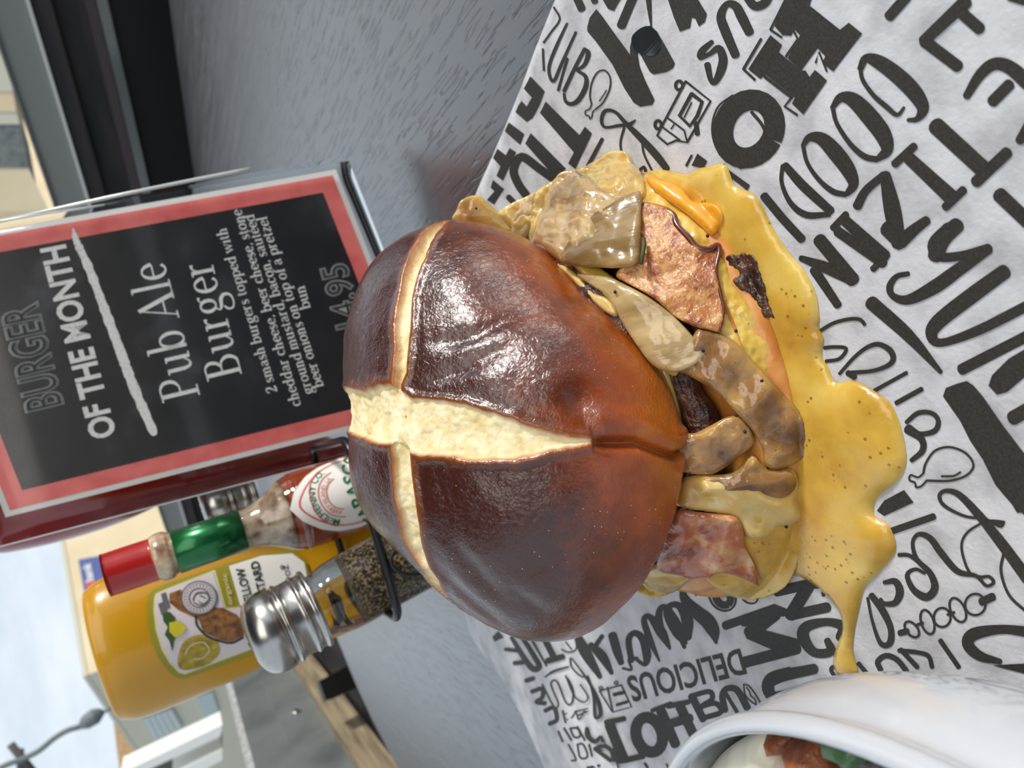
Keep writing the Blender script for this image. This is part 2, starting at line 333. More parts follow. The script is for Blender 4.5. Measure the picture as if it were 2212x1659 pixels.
# ------------------------------------------------------------------ 2-D shapes drawn in the photograph's measure, laid on real surfaces
def stroke_poly(pts, w, n=5, cap=True):
    """polygon outline of a brush stroke through pts with width(s) w"""
    pts = np.array(pts, float); w = np.array(w, float) if hasattr(w, '__len__') else np.full(len(pts), float(w))
    if len(pts) > 2: q = smoothprof(np.c_[pts, w], n)
    else: q = np.c_[pts, w]
    P = q[:, :2]; R_ = np.maximum(q[:, 2], 1) / 2
    T = np.gradient(P, axis=0); T /= np.linalg.norm(T, axis=1)[:, None] + 1e-9; Nn = np.c_[-T[:, 1], T[:, 0]]
    Lf = P + Nn * R_[:, None]; Rt = P - Nn * R_[:, None]
    v = []; f = []
    for i in range(len(P)): v += [tuple(Lf[i]), tuple(P[i]), tuple(Rt[i])]
    for i in range(len(P) - 1): f += [(3 * i, 3 * i + 1, 3 * i + 4, 3 * i + 3), (3 * i + 1, 3 * i + 2, 3 * i + 5, 3 * i + 4)]
    if cap:
        for (c, t, r, s) in ((P[0], -T[0], R_[0], 0), (P[-1], T[-1], R_[-1], 1)):
            b = len(v); v.append(tuple(c)); nv = np.array([-t[1], t[0]])
            for k in range(7):
                A = math.pi * k / 6; v.append(tuple(c + r * (nv * math.cos(A) + t * math.sin(A) * .75)))
            for k in range(6): f.append((b, b + 1 + k, b + 2 + k))
    return v, f
def fill_poly(pts, smooth=0):
    p = closed_smooth(pts, smooth) if smooth else np.array(pts, float)
    vs, es, fs, *_ = delaunay_2d_cdt([Vector(q) for q in p], [], [list(range(len(p)))], 1, 1e-6)
    return [tuple(v) for v in vs], [tuple(q) for q in fs]
def ring(c, rx, ry, w, rot=0, a0=0, a1=360, n=26):
    A = np.radians(np.linspace(a0, a1, n)); r = math.radians(rot)
    x = rx * np.cos(A); y = ry * np.sin(A)
    return stroke_poly(np.c_[c[0] + x * math.cos(r) - y * math.sin(r), c[1] + x * math.sin(r) + y * math.cos(r)], w, 1, a1 - a0 < 359)
def lay(name, shapes, conv, fn, m, parent=None, lift=0.):
    V = []; F = []
    for i, (v, f) in enumerate(shapes):
        p = conv(v) if conv else v; b = len(V)
        V += [fn(*q) for q in p]; F += [tuple(j + b for j in q) for q in f]
    o = mk(name, V, F, m, parent, False)
    # a hair of thickness so the print is a real layer
    return o
_dg = None
def text_vf(s, offset=0., res=3, shear=0.):
    cu = bpy.data.curves.new('t', 'FONT'); cu.body = s; cu.offset = offset; cu.resolution_u = res; cu.shear = shear
    o = bpy.data.objects.new('t', cu); COL.objects.link(o); bpy.context.view_layer.update()
    me = bpy.data.meshes.new_from_object(o.evaluated_get(bpy.context.evaluated_depsgraph_get()))
    v = np.array([p.co[:2] for p in me.vertices]); f = [tuple(p.vertices) for p in me.polygons]
    bpy.data.objects.remove(o); bpy.data.curves.remove(cu); bpy.data.meshes.remove(me)
    return v, f
def px_text(s, p0, p1, up, offset=0., w0=None):
    """text in pixel space: baseline p0->p1, cap height vector up"""
    v, f = text_vf(s, offset); x0, x1 = (v[:, 0].min(), v[:, 0].max()) if w0 is None else w0
    p0, p1, up = map(lambda a: np.array(a, float), (p0, p1, up))
    u = (v[:, 0] - x0) / (x1 - x0); h = v[:, 1] / .69
    return [tuple(p0 + (p1 - p0) * a + up * b) for a, b in zip(u, h)], f

def sgtext(t_, a, b_, up, m_):
    v, f = px_text(t_, a, b_, up, .02); mk('sign_lettering', [pA(*p) + nA * .02 for p in cS(v)], f, m_, sg, False)
sgtext('bank', (702, 262), (676, 125), (-62, 10), M['white'])
slabpoly('sign_emblem', [pA(*p) for p in cS([(640, 272), (700, 258), (735, 330), (655, 345)])], nA * .03, M['red'], sg)
# ------------------------------------------------------------------ greaseproof paper
def paper_z(x, y):
    z = .0012 + .0012 * (mn.noise(Vector((x * 14, y * 14, 3))) + .6) * 1.0
    z += .0006 * mn.noise(Vector((x * 40, y * 40, 9)))
    e = max(0., (-.06 - x) / .2) * max(0., (y - .27) / .2); z += min(.012, .05 * e)
    return max(.0004, z)
PP = [(.20, -.06), (.1241, .2114), (.0921, .3115), (.066, .395), (-.05, .47), (-.152, .492), (-.160, .486), (-.178, .448), (-.231, .416), (-.36, .36), (-.40, -.06)]
gx = np.arange(-.40, .205, .004); gy = np.arange(-.06, .495, .004)
def inside(poly, x, y):
    c = False; n = len(poly)
    for i in range(n):
        x0, y0 = poly[i][0], poly[i][1]; x1, y1 = poly[i - 1][0], poly[i - 1][1]
        if (y0 > y) != (y1 > y) and x < (x1 - x0) * (y - y0) / (y1 - y0) + x0: c = not c
    return c
def inside_np(poly, X, Y):
    c = np.zeros(X.shape, bool); n = len(poly)
    for i in range(n):
        x0, y0 = poly[i][0], poly[i][1]; x1, y1 = poly[i - 1][0], poly[i - 1][1]
        if y0 == y1: continue
        c ^= ((y0 > Y) != (y1 > Y)) & (X < (x1 - x0) * (Y - y0) / (y1 - y0) + x0)
    return c
def poly_dist(poly, X, Y):
    d = np.full(X.shape, 1e9)
    for i in range(len(poly)):
        ax, ay = poly[i - 1][0], poly[i - 1][1]; bx, by = poly[i][0], poly[i][1]
        vx, vy = bx - ax, by - ay; t = np.clip(((X - ax) * vx + (Y - ay) * vy) / (vx * vx + vy * vy + 1e-15), 0, 1)
        d = np.minimum(d, np.hypot(X - ax - t * vx, Y - ay - t * vy))
    return d
def mesh_poly(poly, step, margin=.45):
    """triangulated polygon with interior points"""
    poly = [tuple(p) for p in poly]
    # resample the outline
    R_ = []
    for i in range(len(poly)):
        a = np.array(poly[i]); b = np.array(poly[(i + 1) % len(poly)]); n = max(1, int(np.linalg.norm(b - a) / step + .5))
        for k in range(n): R_.append(a + (b - a) * k / n)
    R_ = np.array(R_); x0, y0 = R_.min(0); x1, y1 = R_.max(0)
    X, Y = np.meshgrid(np.arange(x0, x1, step), np.arange(y0, y1, step * .87)); X = X.copy(); X[::2] += step / 2
    m = inside_np(R_, X, Y); X = X[m]; Y = Y[m]
    if len(X): d = poly_dist(R_, X, Y); k = d > step * margin; X = X[k]; Y = Y[k]
    pts = [Vector(p) for p in R_] + [Vector(p) for p in zip(X, Y)]
    vs, es, fs, *_ = delaunay_2d_cdt(pts, [], [list(range(len(R_)))], 1, 1e-9)
    return np.array([tuple(v) for v in vs]), [tuple(f) for f in fs], R_
pv, pf, pb = mesh_poly(PP, .005)
pap = mk('parchment_sheet', [(x, y, paper_z(x, y)) for x, y in pv], pf, M['paper'])
tag(pap, 'white greaseproof paper sheet printed with black food words, under the burger', 'paper')
md = pap.modifiers.new('thickness', 'SOLIDIFY'); md.thickness = .00012; md.offset = -1
def onpaper(dz=.0002):
    def f(x, y):
        p = onz(x, y, .002)
        for _ in range(3): p = onz(x, y, paper_z(p[0], p[1]) + dz)
        return p
    return f
Sx = stroke_poly; Gx = fill_poly
PRN = []   # (conv, shapes) groups
A_ = [Sx([(770, -30), (810, 60)], 55), Sx([(880, -40), (900, 10)], 45), Gx([(930, -40), (1100, -40), (1060, 20), (1030, 75), (990, 60)]), Sx([(1170, -40), (1080, 175)], 62),
 Gx([(848, 185), (865, 120), (910, 62), (950, 110), (1050, 250), (1140, 372), (1140, 320), (1160, 240), (1215, 190), (1280, 175), (1325, 215), (1380, 310), (1447, 432), (1432, 465), (1390, 490), (1300, 507), (1275, 490), (1200, 352), (1192, 372), (1205, 450), (1240, 540), (1308, 682), (1290, 715), (1210, 728), (1165, 700), (1100, 600), (1020, 440), (905, 280), (850, 215)]),
 Sx([(1265, -20), (1275, 90), (1285, 180)], [40, 26, 10]),
 Gx([(1390, -30), (1590, -30), (1625, 30), (1665, 95), (1650, 150), (1610, 180), (1585, 125), (1560, 120), (1550, 190), (1480, 215), (1440, 120)]),
 Sx([(1700, 285), (1635, 345), (1620, 390), (1680, 370), (1745, 330), (1775, 400), (1760, 480), (1720, 560), (1690, 540), (1668, 440)], [30, 48, 40, 30, 50, 60, 60, 40, 36, 44]),
 Sx([(1860, 375), (1790, 210), (1760, 110), (1800, 30), (1860, 40), (1900, 110), (1955, 220)], [60, 68, 60, 44, 60, 70, 64]), Sx([(1935, -30), (1990, 40), (2060, 20), (2100, -60)], 60),
 Sx([(620, 50), (660, 130), (600, 220), (550, 290)], 14), Sx([(545, 335), (552, 480)], 16), Sx([(710, 160), (640, 310), (590, 440), (592, 520), (622, 550), (670, 440), (770, 220)], [16, 24, 22, 22, 24, 22, 18]), Sx([(712, 400), (650, 615)], 20),
 Sx([(830, 335), (760, 470), (690, 620)], 26), Sx([(830, 335), (855, 365), (830, 440), (775, 480)], [24, 34, 28, 18]), Sx([(775, 480), (835, 520), (838, 590), (790, 680), (740, 710), (700, 690), (690, 640)], [16, 26, 34, 34, 28, 22, 18]),
 Sx([(878, 712), (866, 650), (880, 560), (920, 492), (970, 482), (1004, 530), (1000, 610), (955, 700), (905, 745)], 11), Sx([(878, 712), (862, 745), (836, 757), (838, 785), (860, 790), (866, 812), (880, 795), (885, 765), (905, 745)], 9), Sx([(930, 690), (965, 640), (978, 615)], 8),
 Gx([(460, 520), (557, 622), (520, 720), (475, 805), (435, 832), (358, 765), (378, 720), (400, 690), (435, 727), (470, 665), (415, 605)]), Gx([(312, 835), (418, 915), (390, 988), (285, 895)]),
 Gx([(565, 693), (795, 922), (832, 865), (880, 910), (766, 1152), (718, 1115), (757, 1040), (525, 770)]), Gx([(462, 908), (702, 1150), (640, 1225), (425, 980)]),
 Sx([(660, 1250), (520, 1150), (400, 1070), (345, 1160), (380, 1260), (430, 1330)], 58), Gx([(235, 1015), (292, 1060), (318, 1010), (362, 1038), (272, 1232), (228, 1200), (256, 1135), (205, 1078)]),
 Gx([(205, 1228), (280, 1290), (212, 1395), (162, 1365), (215, 1305), (188, 1280)]), Sx([(310, 1345), (350, 1385)], 40),
 Sx([(950, 950), (850, 1135)], 26), Sx([(930, 1110), (975, 1072), (1020, 1090)], 26),
 Sx([(1175, 820), (1140, 845), (1060, 858), (970, 868), (945, 820), (970, 757), (1040, 765), (1110, 840), (1220, 950), (1320, 1060), (1390, 1150)], [10, 24, 22, 18, 24, 26, 22, 30, 46, 52, 46]),
 Sx([(1175, 820), (1150, 850), (1110, 860)], 12), Sx([(1100, 870), (1075, 970), (1085, 1040), (1120, 1100)], [18, 16, 14, 12]), Sx([(1222, 960), (1235, 1050), (1290, 1165)], 15), Sx([(1195, 1170), (1235, 1140), (1250, 1180)], 20),
 Sx([(1520, 555), (1690, 690), (1530, 972), (1455, 958), (1395, 985), (1325, 925), (1365, 845), (1520, 555)], 16, 1), Sx([(1560, 640), (1632, 695), (1600, 790), (1548, 860), (1478, 790), (1560, 640)], 26, 1), Sx([(1560, 700), (1510, 800)], 10), Sx([(1390, 800), (1510, 890), (1530, 970)], 12, 1), Sx([(1365, 870), (1480, 955)], 12, 1), Sx([(1440, 850), (1420, 880)], 10),
 ring((1475, 583), 24, 30, 22), ring((1332, 852), 22, 28, 22), Sx([(1590, 840), (1600, 915)], 34),
 ring((1950, 880), 172, 205, 142, 25), Sx([(1840, 650), (1740, 730), (1700, 860), (1720, 990), (1790, 1090), (1900, 1150)], 12), Sx([(1970, 765), (2040, 850), (2060, 920), (2010, 1005)], 22),
 Gx([(1515, 1130), (1555, 1055), (1570, 1060), (1530, 1140)]), Gx([(1600, 1048), (1668, 1100), (1640, 1150), (1560, 1130)]), Gx([(1800, 1150), (1960, 1265), (1940, 1300), (1850, 1230), (1790, 1180)])]
PRN.append((cA, A_))
B_ = [Gx([(48, 442), (120, 330), (190, 225), (265, 288), (242, 332), (385, 450), (415, 452), (440, 492), (475, 447), (552, 515), (400, 732), (328, 662), (347, 625), (160, 478), (125, 505)]),
 Gx([(215, 165), (300, -20), (470, -60), (440, 35), (635, 190), (692, 145), (777, 215), (592, 457), (520, 402), (542, 360), (492, 308), (392, 240), (345, 187), (322, 228), (268, 225)]), Gx([(300, 372), (385, 215), (495, 305), (385, 452)]),
 Sx([(18, 440), (130, 250)], 18), Sx([(15, 440), (90, 510)], 16, 1), Sx([(190, 190), (285, 0)], 16), Sx([(190, 190), (262, 238)], 14), Sx([(155, 492), (328, 625)], 20), Sx([(325, 625), (280, 680), (360, 735)], 16, 1), Sx([(290, 360), (365, 250), (340, 200)], 16, 1), Sx([(480, 400), (500, 330), (550, 455)], 14, 1),
 Sx([(765, 440), (800, 375), (880, 395), (1000, 480), (1110, 590), (1165, 690), (1130, 760), (1070, 768)], [40, 55, 90, 105, 105, 80, 40, 24]), Sx([(765, 430), (780, 510), (850, 610), (930, 680), (1000, 735), (1045, 688)], [26, 28, 30, 34, 28, 18]),
 Sx([(585, 690), (640, 625), (720, 640), (820, 740), (910, 860), (935, 960), (880, 1015)], [30, 60, 95, 115, 110, 75, 40]), Sx([(588, 690), (615, 790), (700, 920), (790, 1000), (870, 1020)], [28, 28, 32, 40, 40]),
 Sx([(398, 930), (440, 880), (520, 890), (610, 980), (690, 1090), (720, 1180), (680, 1240)], [28, 50, 85, 105, 95, 65, 36]), Sx([(398, 930), (425, 1040), (500, 1150), (590, 1225), (670, 1245)], [26, 26, 30, 38, 36]),
 Sx([(285, 1060), (400, 1190), (575, 1350)], [50, 62, 56]), Sx([(268, 1060), (262, 1170), (320, 1300), (420, 1375), (565, 1372)], [26, 26, 34, 44, 34]),
 Sx([(1250, 805), (1560, 1090)], 110), Sx([(1505, 1165), (1705, 975)], 76), Sx([(1075, 1010), (1345, 1260)], [80, 100]), Sx([(985, 1050), (1110, 935)], 52), Sx([(1310, 1325), (1425, 1215)], 56),
 Sx([(745, 1320), (800, 1220), (915, 1120)], [60, 54, 50]), Sx([(925, 1120), (970, 1340), (1010, 1560)], [70, 110, 90]), Sx([(1020, 1550), (1110, 1470), (1190, 1410)], [90, 74, 60]), Sx([(655, 1400), (920, 1640)], [70, 84]), Sx([(590, 1460), (675, 1370)], 44),
 Sx([(150, 1255), (270, 1400), (390, 1530)], 56), Sx([(1440, 10), (1170, 262)], [90, 70]), Sx([(1175, 262), (1390, 425)], 78), Sx([(1400, 70), (1530, 185)], 78), Sx([(1060, -20), (950, 105)], 68), Sx([(1720, -20), (1813, 10)], 50),
 Sx([(1445, 615), (1530, 480), (1620, 410), (1720, 430), (1840, 530)], [50, 70, 80, 90, 100]), Sx([(1720, 540), (1610, 650)], 74), Sx([(1840, 800), (1785, 900)], 60),
 Sx([(1655, 1245), (1840, 1420)], 95), Sx([(1385, 1440), (1290, 1530), (1245, 1640)], [100, 110, 100])]
PRN.append((cB, B_))
C_ = [Sx([(1250, -10), (1160, 80), (1190, 150), (1320, 145), (1480, 105)], [100, 90, 60, 56, 66]), Sx([(1480, 105), (1300, 230), (1160, 330), (1000, 408), (910, 385), (890, 330), (930, 270), (1000, 252)], [60, 80, 84, 60, 40, 42, 34, 30]),
 Sx([(470, 50), (670, 290)], [80, 84]), Sx([(360, 160), (520, 220), (670, 290)], [36, 70, 70]), Sx([(440, 230), (580, 440)], [60, 50]), Sx([(580, 0), (850, 190)], 62), Sx([(790, 225), (875, 140)], 40), Sx([(900, -20), (950, 90)], [140, 50]),
 Sx([(1575, 240), (1370, 390), (1180, 540), (1140, 620), (1200, 665), (1420, 590), (1720, 440)], [90, 96, 90, 70, 50, 60, 66]), Sx([(1320, 825), (1720, 620)], 68), Gx([(1720, 690), (1600, 760), (1500, 860), (1480, 920), (1530, 975), (1590, 960), (1720, 850)]), Sx([(1625, 1115), (1740, 1050)], 86),
 Sx([(780, 425), (1000, 620), (1195, 840)], [84, 74, 26]), Sx([(480, 590), (560, 545), (660, 522), (715, 528), (740, 555)], 22), Sx([(500, 695), (560, 690), (630, 700), (590, 760), (510, 775)], 22), Sx([(590, 850), (680, 750), (760, 690), (830, 675), (900, 720), (900, 785), (800, 830), (650, 845)], [20, 22, 26, 30, 36, 32, 24, 26]),
 Sx([(640, 845), (680, 870)], 36), Sx([(800, 950), (990, 845)], 24), Sx([(930, 1025), (1080, 942)], 30), Sx([(990, 1140), (1060, 1085), (1140, 1085), (1180, 1130), (1160, 1190), (1080, 1210), (1000, 1190)], [26, 30, 28, 30, 34, 30, 34]), Sx([(1000, 1180), (1080, 1240), (1085, 1310), (1020, 1368)], [60, 42, 38, 28]),
 Sx([(1090, 1445), (1105, 1385), (1160, 1310), (1250, 1288), (1345, 1325), (1390, 1395), (1350, 1455), (1250, 1488), (1110, 1488)], 14), Sx([(1090, 1445), (1060, 1468), (1015, 1455), (1008, 1485), (1040, 1500), (1048, 1528), (1080, 1520), (1110, 1488)], 12), Sx([(1200, 1462), (1270, 1460), (1312, 1438)], 12),
 Gx([(1208, 985), (1225, 935), (1290, 910), (1350, 893), (1390, 920), (1450, 990), (1560, 1150), (1720, 1360), (1720, 1680), (1650, 1680), (1560, 1530), (1370, 1250), (1310, 1130)])]
PRN.append((cC, C_))
D_ = [Gx([(1320, -10), (1560, -10), (1560, 300), (1470, 220), (1385, 120)]), Gx([(780, 205), (888, 147), (940, 215), (780, 288), (740, 260)]), Sx([(800, 378), (1048, 292)], 38),
 Sx([(1430, 325), (1370, 318), (1310, 325)], 22), Sx([(1430, 325), (1410, 345), (1330, 305), (1220, 290), (1110, 235), (1080, 180), (1115, 152), (1190, 175), (1300, 290), (1420, 440), (1560, 630)], [14, 16, 16, 16, 20, 22, 24, 36, 48, 60, 66]),
 Sx([(1320, 320), (1230, 380), (1200, 460), (1240, 590), (1300, 620), (1350, 618), (1375, 650), (1335, 668), (1280, 615), (1180, 590), (1090, 490), (1030, 410), (970, 388), (935, 430), (955, 520), (1030, 600), (1055, 680), (1010, 730), (940, 690), (905, 610), (950, 578), (1000, 600)], [12, 14, 14, 16, 18, 18, 20, 18, 22, 34, 38, 34, 26, 20, 26, 34, 42, 44, 34, 26, 20, 16]),
 Sx([(860, 500), (920, 505), (990, 560), (1030, 600)], 22), Sx([(780, 650), (840, 645), (865, 700), (840, 760), (780, 765), (760, 740)], [22, 36, 44, 36, 24, 18]), Sx([(690, 735), (715, 860), (760, 980), (810, 980), (815, 900), (770, 800), (710, 720)], [16, 16, 26, 36, 34, 40, 34]), Sx([(1430, 490), (1415, 590), (1460, 720), (1560, 815)], 16),
 ring((930, 905), 30, 50, 13, -40), ring((1015, 865), 34, 68, 13, -18), ring((1095, 840), 46, 52, 13, 0), ring((1180, 800), 38, 70, 13, -25), ring((1275, 770), 56, 58, 13, 10), Sx([(865, 925), (905, 915)], 34), Sx([(1310, 755), (1370, 728)], 46), Sx([(1125, 825), (1160, 812)], 16), Sx([(960, 880), (990, 870)], 16),
 Sx([(1570, 920), (1420, 905), (1270, 930), (1235, 985), (1300, 1050), (1410, 1080)], [60, 50, 70, 64, 54, 30]), Sx([(1085, 965), (1185, 1110)], 26), Sx([(860, 1020), (960, 1030), (1020, 1050), (1040, 1110)], 24), Sx([(870, 1015), (960, 1110)], 26), Sx([(760, 1125), (745, 1080), (790, 1048), (850, 1070), (900, 1130)], 30),
 Sx([(540, 1195), (492, 1130), (510, 1108), (560, 1135), (600, 1160)], 22), Sx([(640, 1090), (690, 1150)], 24), Sx([(195, 700), (370, 660)], 56), Sx([(370, 665), (270, 830)], 70), Sx([(270, 830), (470, 785)], 56), Sx([(370, 670), (440, 680), (450, 720)], 20),
 Sx([(545, 950), (555, 890), (470, 865), (360, 890), (340, 950), (400, 1030), (490, 1025), (470, 965)], [60, 56, 44, 60, 66, 50, 50, 36]), Sx([(15, 860), (200, 810)], 64), Sx([(185, 820), (50, 925)], 78), Sx([(50, 925), (295, 990)], 70), Sx([(305, 1010), (20, 1085)], 62),
 Sx([(400, 1120), (220, 1160), (150, 1200), (170, 1270), (260, 1270), (430, 1225)], [56, 66, 70, 56, 48, 44]), Sx([(140, 650), (190, 640)], 20), Gx([(1370, 1100), (1560, 1090), (1560, 1150), (1440, 1120)])]
PRN.append((cD, D_))
E_ = [Sx([(1590, 275), (1575, 200), (1530, 180), (1500, 240), (1520, 310), (1600, 390), (1670, 450), (1710, 520), (1728, 600)], [10, 16, 22, 40, 66, 90, 100, 84, 16]), ring((1770, 280), 105, 85, 14, 55), ring((1775, 285), 60, 46, 50, 55), ring((1950, 270), 70, 50, 12, 40), Sx([(1905, 270), (1950, 290), (1975, 260)], 12),
 Sx([(1520, 600), (1460, 530), (1400, 400), (1420, 340), (1480, 350), (1530, 440), (1530, 560)], [30, 60, 66, 40, 50, 80, 60]), Sx([(1412, 640), (1345, 510), (1340, 380), (1390, 360), (1470, 500), (1512, 630)], [14, 60, 44, 40, 66, 24]), Sx([(1340, 722), (1270, 560), (1235, 440), (1275, 420), (1350, 520), (1410, 630)], [14, 44, 40, 40, 70, 20]),
 Sx([(1150, 720), (1130, 580), (1170, 530), (1225, 570), (1255, 680), (1240, 745), (1170, 700)], [40, 44, 40, 52, 60, 30, 20]), Sx([(1020, 545), (1050, 650), (1080, 735)], [60, 60, 40]), Sx([(1090, 770), (1150, 780), (1130, 710), (1190, 700)], 16), Sx([(790, 570), (840, 670), (935, 830)], [60, 76, 30]), Sx([(870, 610), (950, 690), (1015, 805)], [40, 66, 26]), Sx([(950, 550), (900, 620)], 30),
 px_text('DELICIOUS', (1890, 640), (1110, 835), (48, 165), .02),
 Sx([(930, 925), (1080, 885)], 10), Sx([(1080, 885), (1150, 1035), (1020, 1070), (930, 925)], 10, 1), Sx([(1030, 950), (1100, 935)], 24), Sx([(1050, 1020), (1120, 1000)], 20), Sx([(985, 900), (1020, 1060)], 10), ring((940, 905), 12, 10, 8), ring((1045, 870), 12, 10, 8),
 ring((1270, 1225), 88, 122, 76, -18), Sx([(1000, 1160), (1090, 1385)], 68), Sx([(975, 1140), (1100, 1115)], 36), Sx([(1040, 1320), (1060, 1400), (1230, 1370)], 40), Sx([(1230, 1375), (1190, 1300)], 36),
 Sx([(1350, 1060), (1450, 1290)], 66), Sx([(1480, 1030), (1590, 1260)], 66), Sx([(1380, 1160), (1550, 1110)], 60), Sx([(1290, 1060), (1420, 1010)], 28), Sx([(1400, 1030), (1540, 1000)], 36),
 Sx([(1560, 960), (1640, 1120)], 50), Sx([(1560, 960), (1680, 930), (1700, 980), (1640, 1020)], 34), Sx([(1600, 1040), (1720, 1010), (1760, 1070), (1640, 1110)], 36), Sx([(1790, 1060), (1770, 960), (1800, 910), (1870, 920), (1940, 1040)], [40, 44, 40, 44, 50]), Sx([(1780, 920), (1870, 1070)], 24),
 Sx([(2190, 390), (2130, 360), (1790, 480)], 60, 1), Sx([(2130, 390), (1970, 560), (2190, 640)], 70, 1), Sx([(2200, 660), (1930, 730)], 60), Sx([(2230, 790), (2100, 830), (2070, 900), (2110, 960), (2230, 940)], 60),
 Sx([(1915, 880), (1930, 960), (2000, 1020), (2030, 1010), (1960, 900), (1915, 880)], 9), Sx([(1935, 900), (1955, 930), (1965, 960), (1990, 980), (2000, 1010)], 8),
 Sx([(730, 700), (740, 760), (800, 820), (850, 830)], 10), Sx([(740, 700), (850, 850), (920, 990), (935, 1090), (900, 1100), (890, 960), (850, 820)], [8, 16, 24, 24, 18, 18, 10]), Sx([(770, 580), (770, 640), (720, 660), (670, 640)], 9), Sx([(700, 590), (740, 640)], 9),
 Sx([(560, 830), (620, 790), (720, 760)], [10, 16, 12]), Sx([(540, 880), (620, 1030), (650, 1010), (600, 880), (640, 860), (700, 1000), (740, 1010), (750, 930), (720, 850), (700, 830)], 11), Sx([(700, 820), (760, 960), (830, 1000), (850, 960), (800, 880)], 10), Sx([(680, 1060), (700, 1140)], 14), Sx([(700, 1080), (850, 1045)], 9), Sx([(710, 1120), (850, 1065)], 9),
 Sx([(740, 1110), (770, 1070), (790, 1120), (830, 1060)], 9), Gx([(200, 555), (240, 515), (278, 560), (215, 590)]), Sx([(290, 640), (370, 650)], 26), Sx([(330, 560), (460, 760), (520, 760), (480, 680), (400, 555)], [26, 40, 40, 34, 30]), Sx([(350, 735), (410, 730)], 30), Sx([(470, 580), (570, 755)], 12), Sx([(560, 580), (620, 700)], 40), Sx([(575, 720), (680, 690)], 40),
 Sx([(430, 855), (480, 840)], 32), Sx([(470, 930), (540, 910), (540, 970), (500, 1000), (560, 1010)], 30), Sx([(560, 1060), (620, 1040), (640, 1120), (590, 1150)], 30), Sx([(650, 1200), (680, 1270)], 14), Sx([(690, 1180), (740, 1260)], 16), Sx([(730, 1180), (760, 1240), (800, 1230), (780, 1180), (730, 1180)], 14), Sx([(780, 1170), (830, 1260)], 14),
 Sx([(720, 1290), (770, 1390), (740, 1400)], 13), Sx([(780, 1290), (800, 1380), (850, 1370), (820, 1290), (780, 1290)], 13), Sx([(860, 1290), (880, 1370)], 13), Sx([(845, 1180), (850, 1230), (900, 1270), (940, 1240), (955, 1270)], [26, 34, 30, 24, 20]), Sx([(900, 1320), (1010, 1400)], 26), Sx([(900, 1320), (960, 1300), (1010, 1330), (1030, 1400)], 28), Sx([(850, 1450), (930, 1435)], 20), Sx([(1050, 1410), (1060, 1450)], 12), Sx([(1390, 1425), (1400, 1450)], 12), Sx([(1240, 1420), (1260, 1450)], 16)]
PRN.append((cE, E_))
op = onpaper()
for conv, shp in PRN: lay('printed_lettering', shp, conv, op, M['ink'], pap)

# oil spot soaked into the paper near the far right
M['grease'] = mat('grease_spot', (.02, .025, .03), .06, coat=1.)
gs = closed_smooth([(1150, 260), (1200, 200), (1270, 178), (1325, 230), (1345, 320), (1300, 380), (1230, 370), (1170, 340)], 4)
v2, f2 = fill_poly(gs); cpx = cA(v2); cen = np.mean(cpx, 0)
lay('water_drop', [(v2, f2)], cA, onpaper(.0004), M['grease'], pap)

# ------------------------------------------------------------------ cheese sauce puddle
M['sauce'] = vary(mat('beer_cheese_sauce', srgb(224, 172, 58), .28, coat=.55, sss=.25, ssr=(.006, .004, .001)), [srgb(180, 132, 42), srgb(216, 174, 72), srgb(232, 200, 106)], 55, 5, (.28, .5, .72), bump=.12, bscale=500, bdist=.001)
def speckle(m, scale=600., thr=.16, col=(.09, .04, .01), amt=.85):
    nt = m.node_tree; b = nt.nodes['Principled BSDF']; L = nt.links.new; src = b.inputs['Base Color'].links[0].from_socket
    tc = nt.nodes.new('ShaderNodeTexCoord'); vo = nn(nt, 'ShaderNodeTexVoronoi', i_Scale=scale); n = nn(nt, 'ShaderNodeTexNoise', i_Scale=scale / 5)
    mr = nt.nodes.new('ShaderNodeMapRange'); mr.inputs[1].default_value = thr * .6; mr.inputs[2].default_value = thr; mr.inputs[3].default_value = amt; mr.inputs[4].default_value = 0
    mul = nt.nodes.new('ShaderNodeMath'); mul.operation = 'MULTIPLY'; gt = nt.nodes.new('ShaderNodeMath'); gt.operation = 'GREATER_THAN'; gt.inputs[1].default_value = .56
    L(tc.outputs['Object'], vo.inputs['Vector']); L(tc.outputs['Object'], n.inputs['Vector']); L(vo.outputs['Distance'], mr.inputs[0]); L(n.outputs['Fac'], gt.inputs[0]); L(mr.outputs[0], mul.inputs[0]); L(gt.outputs[0], mul.inputs[1])
    mx = nt.nodes.new('ShaderNodeMix'); mx.data_type = 'RGBA'; mx.inputs[7].default_value = (*col, 1); L(mul.outputs[0], mx.inputs[0]); L(src, mx.inputs[6]); L(mx.outputs[2], b.inputs['Base Color'])
speckle(M['sauce'], 420, .24, srgb(130, 84, 24), .75)
pud = [(1385, 385), (1400, 372), (1440, 364), (1495, 374), (1520, 362), (1545, 357), (1578, 350), (1590, 372), (1602, 398), (1640, 415), (1660, 440), (1690, 500), (1722, 548), (1750, 580), (1774, 630), (1781, 680), (1780, 705), (1790, 728), (1786, 765), (1800, 790), (1816, 822), (1850, 818), (1880, 828), (1930, 862), (1952, 905), (1966, 960), (1968, 1000), (1950, 1035), (1915, 1060), (1900, 1085), (1903, 1110), (1932, 1130), (1946, 1170), (1938, 1200), (1906, 1235), (1880, 1262), (1868, 1300), (1856, 1350), (1850, 1395), (1856, 1425), (1862, 1448), (1846, 1462), (1818, 1450), (1808, 1424), (1818, 1385), (1829, 1355), (1822, 1315), (1800, 1285), (1765, 1255), (1728, 1238), (1700, 1250), (1660, 1258), (1630, 1280), (1600, 1284), (1562, 1272), (1530, 1262), (1480, 1230), (1440, 1100), (1440, 900), (1400, 700), (1370, 500)]
PW = [onz(*p)[:2] for p in closed_smooth(pud, 4)]
gv, gf, gb = mesh_poly(PW, .0018)
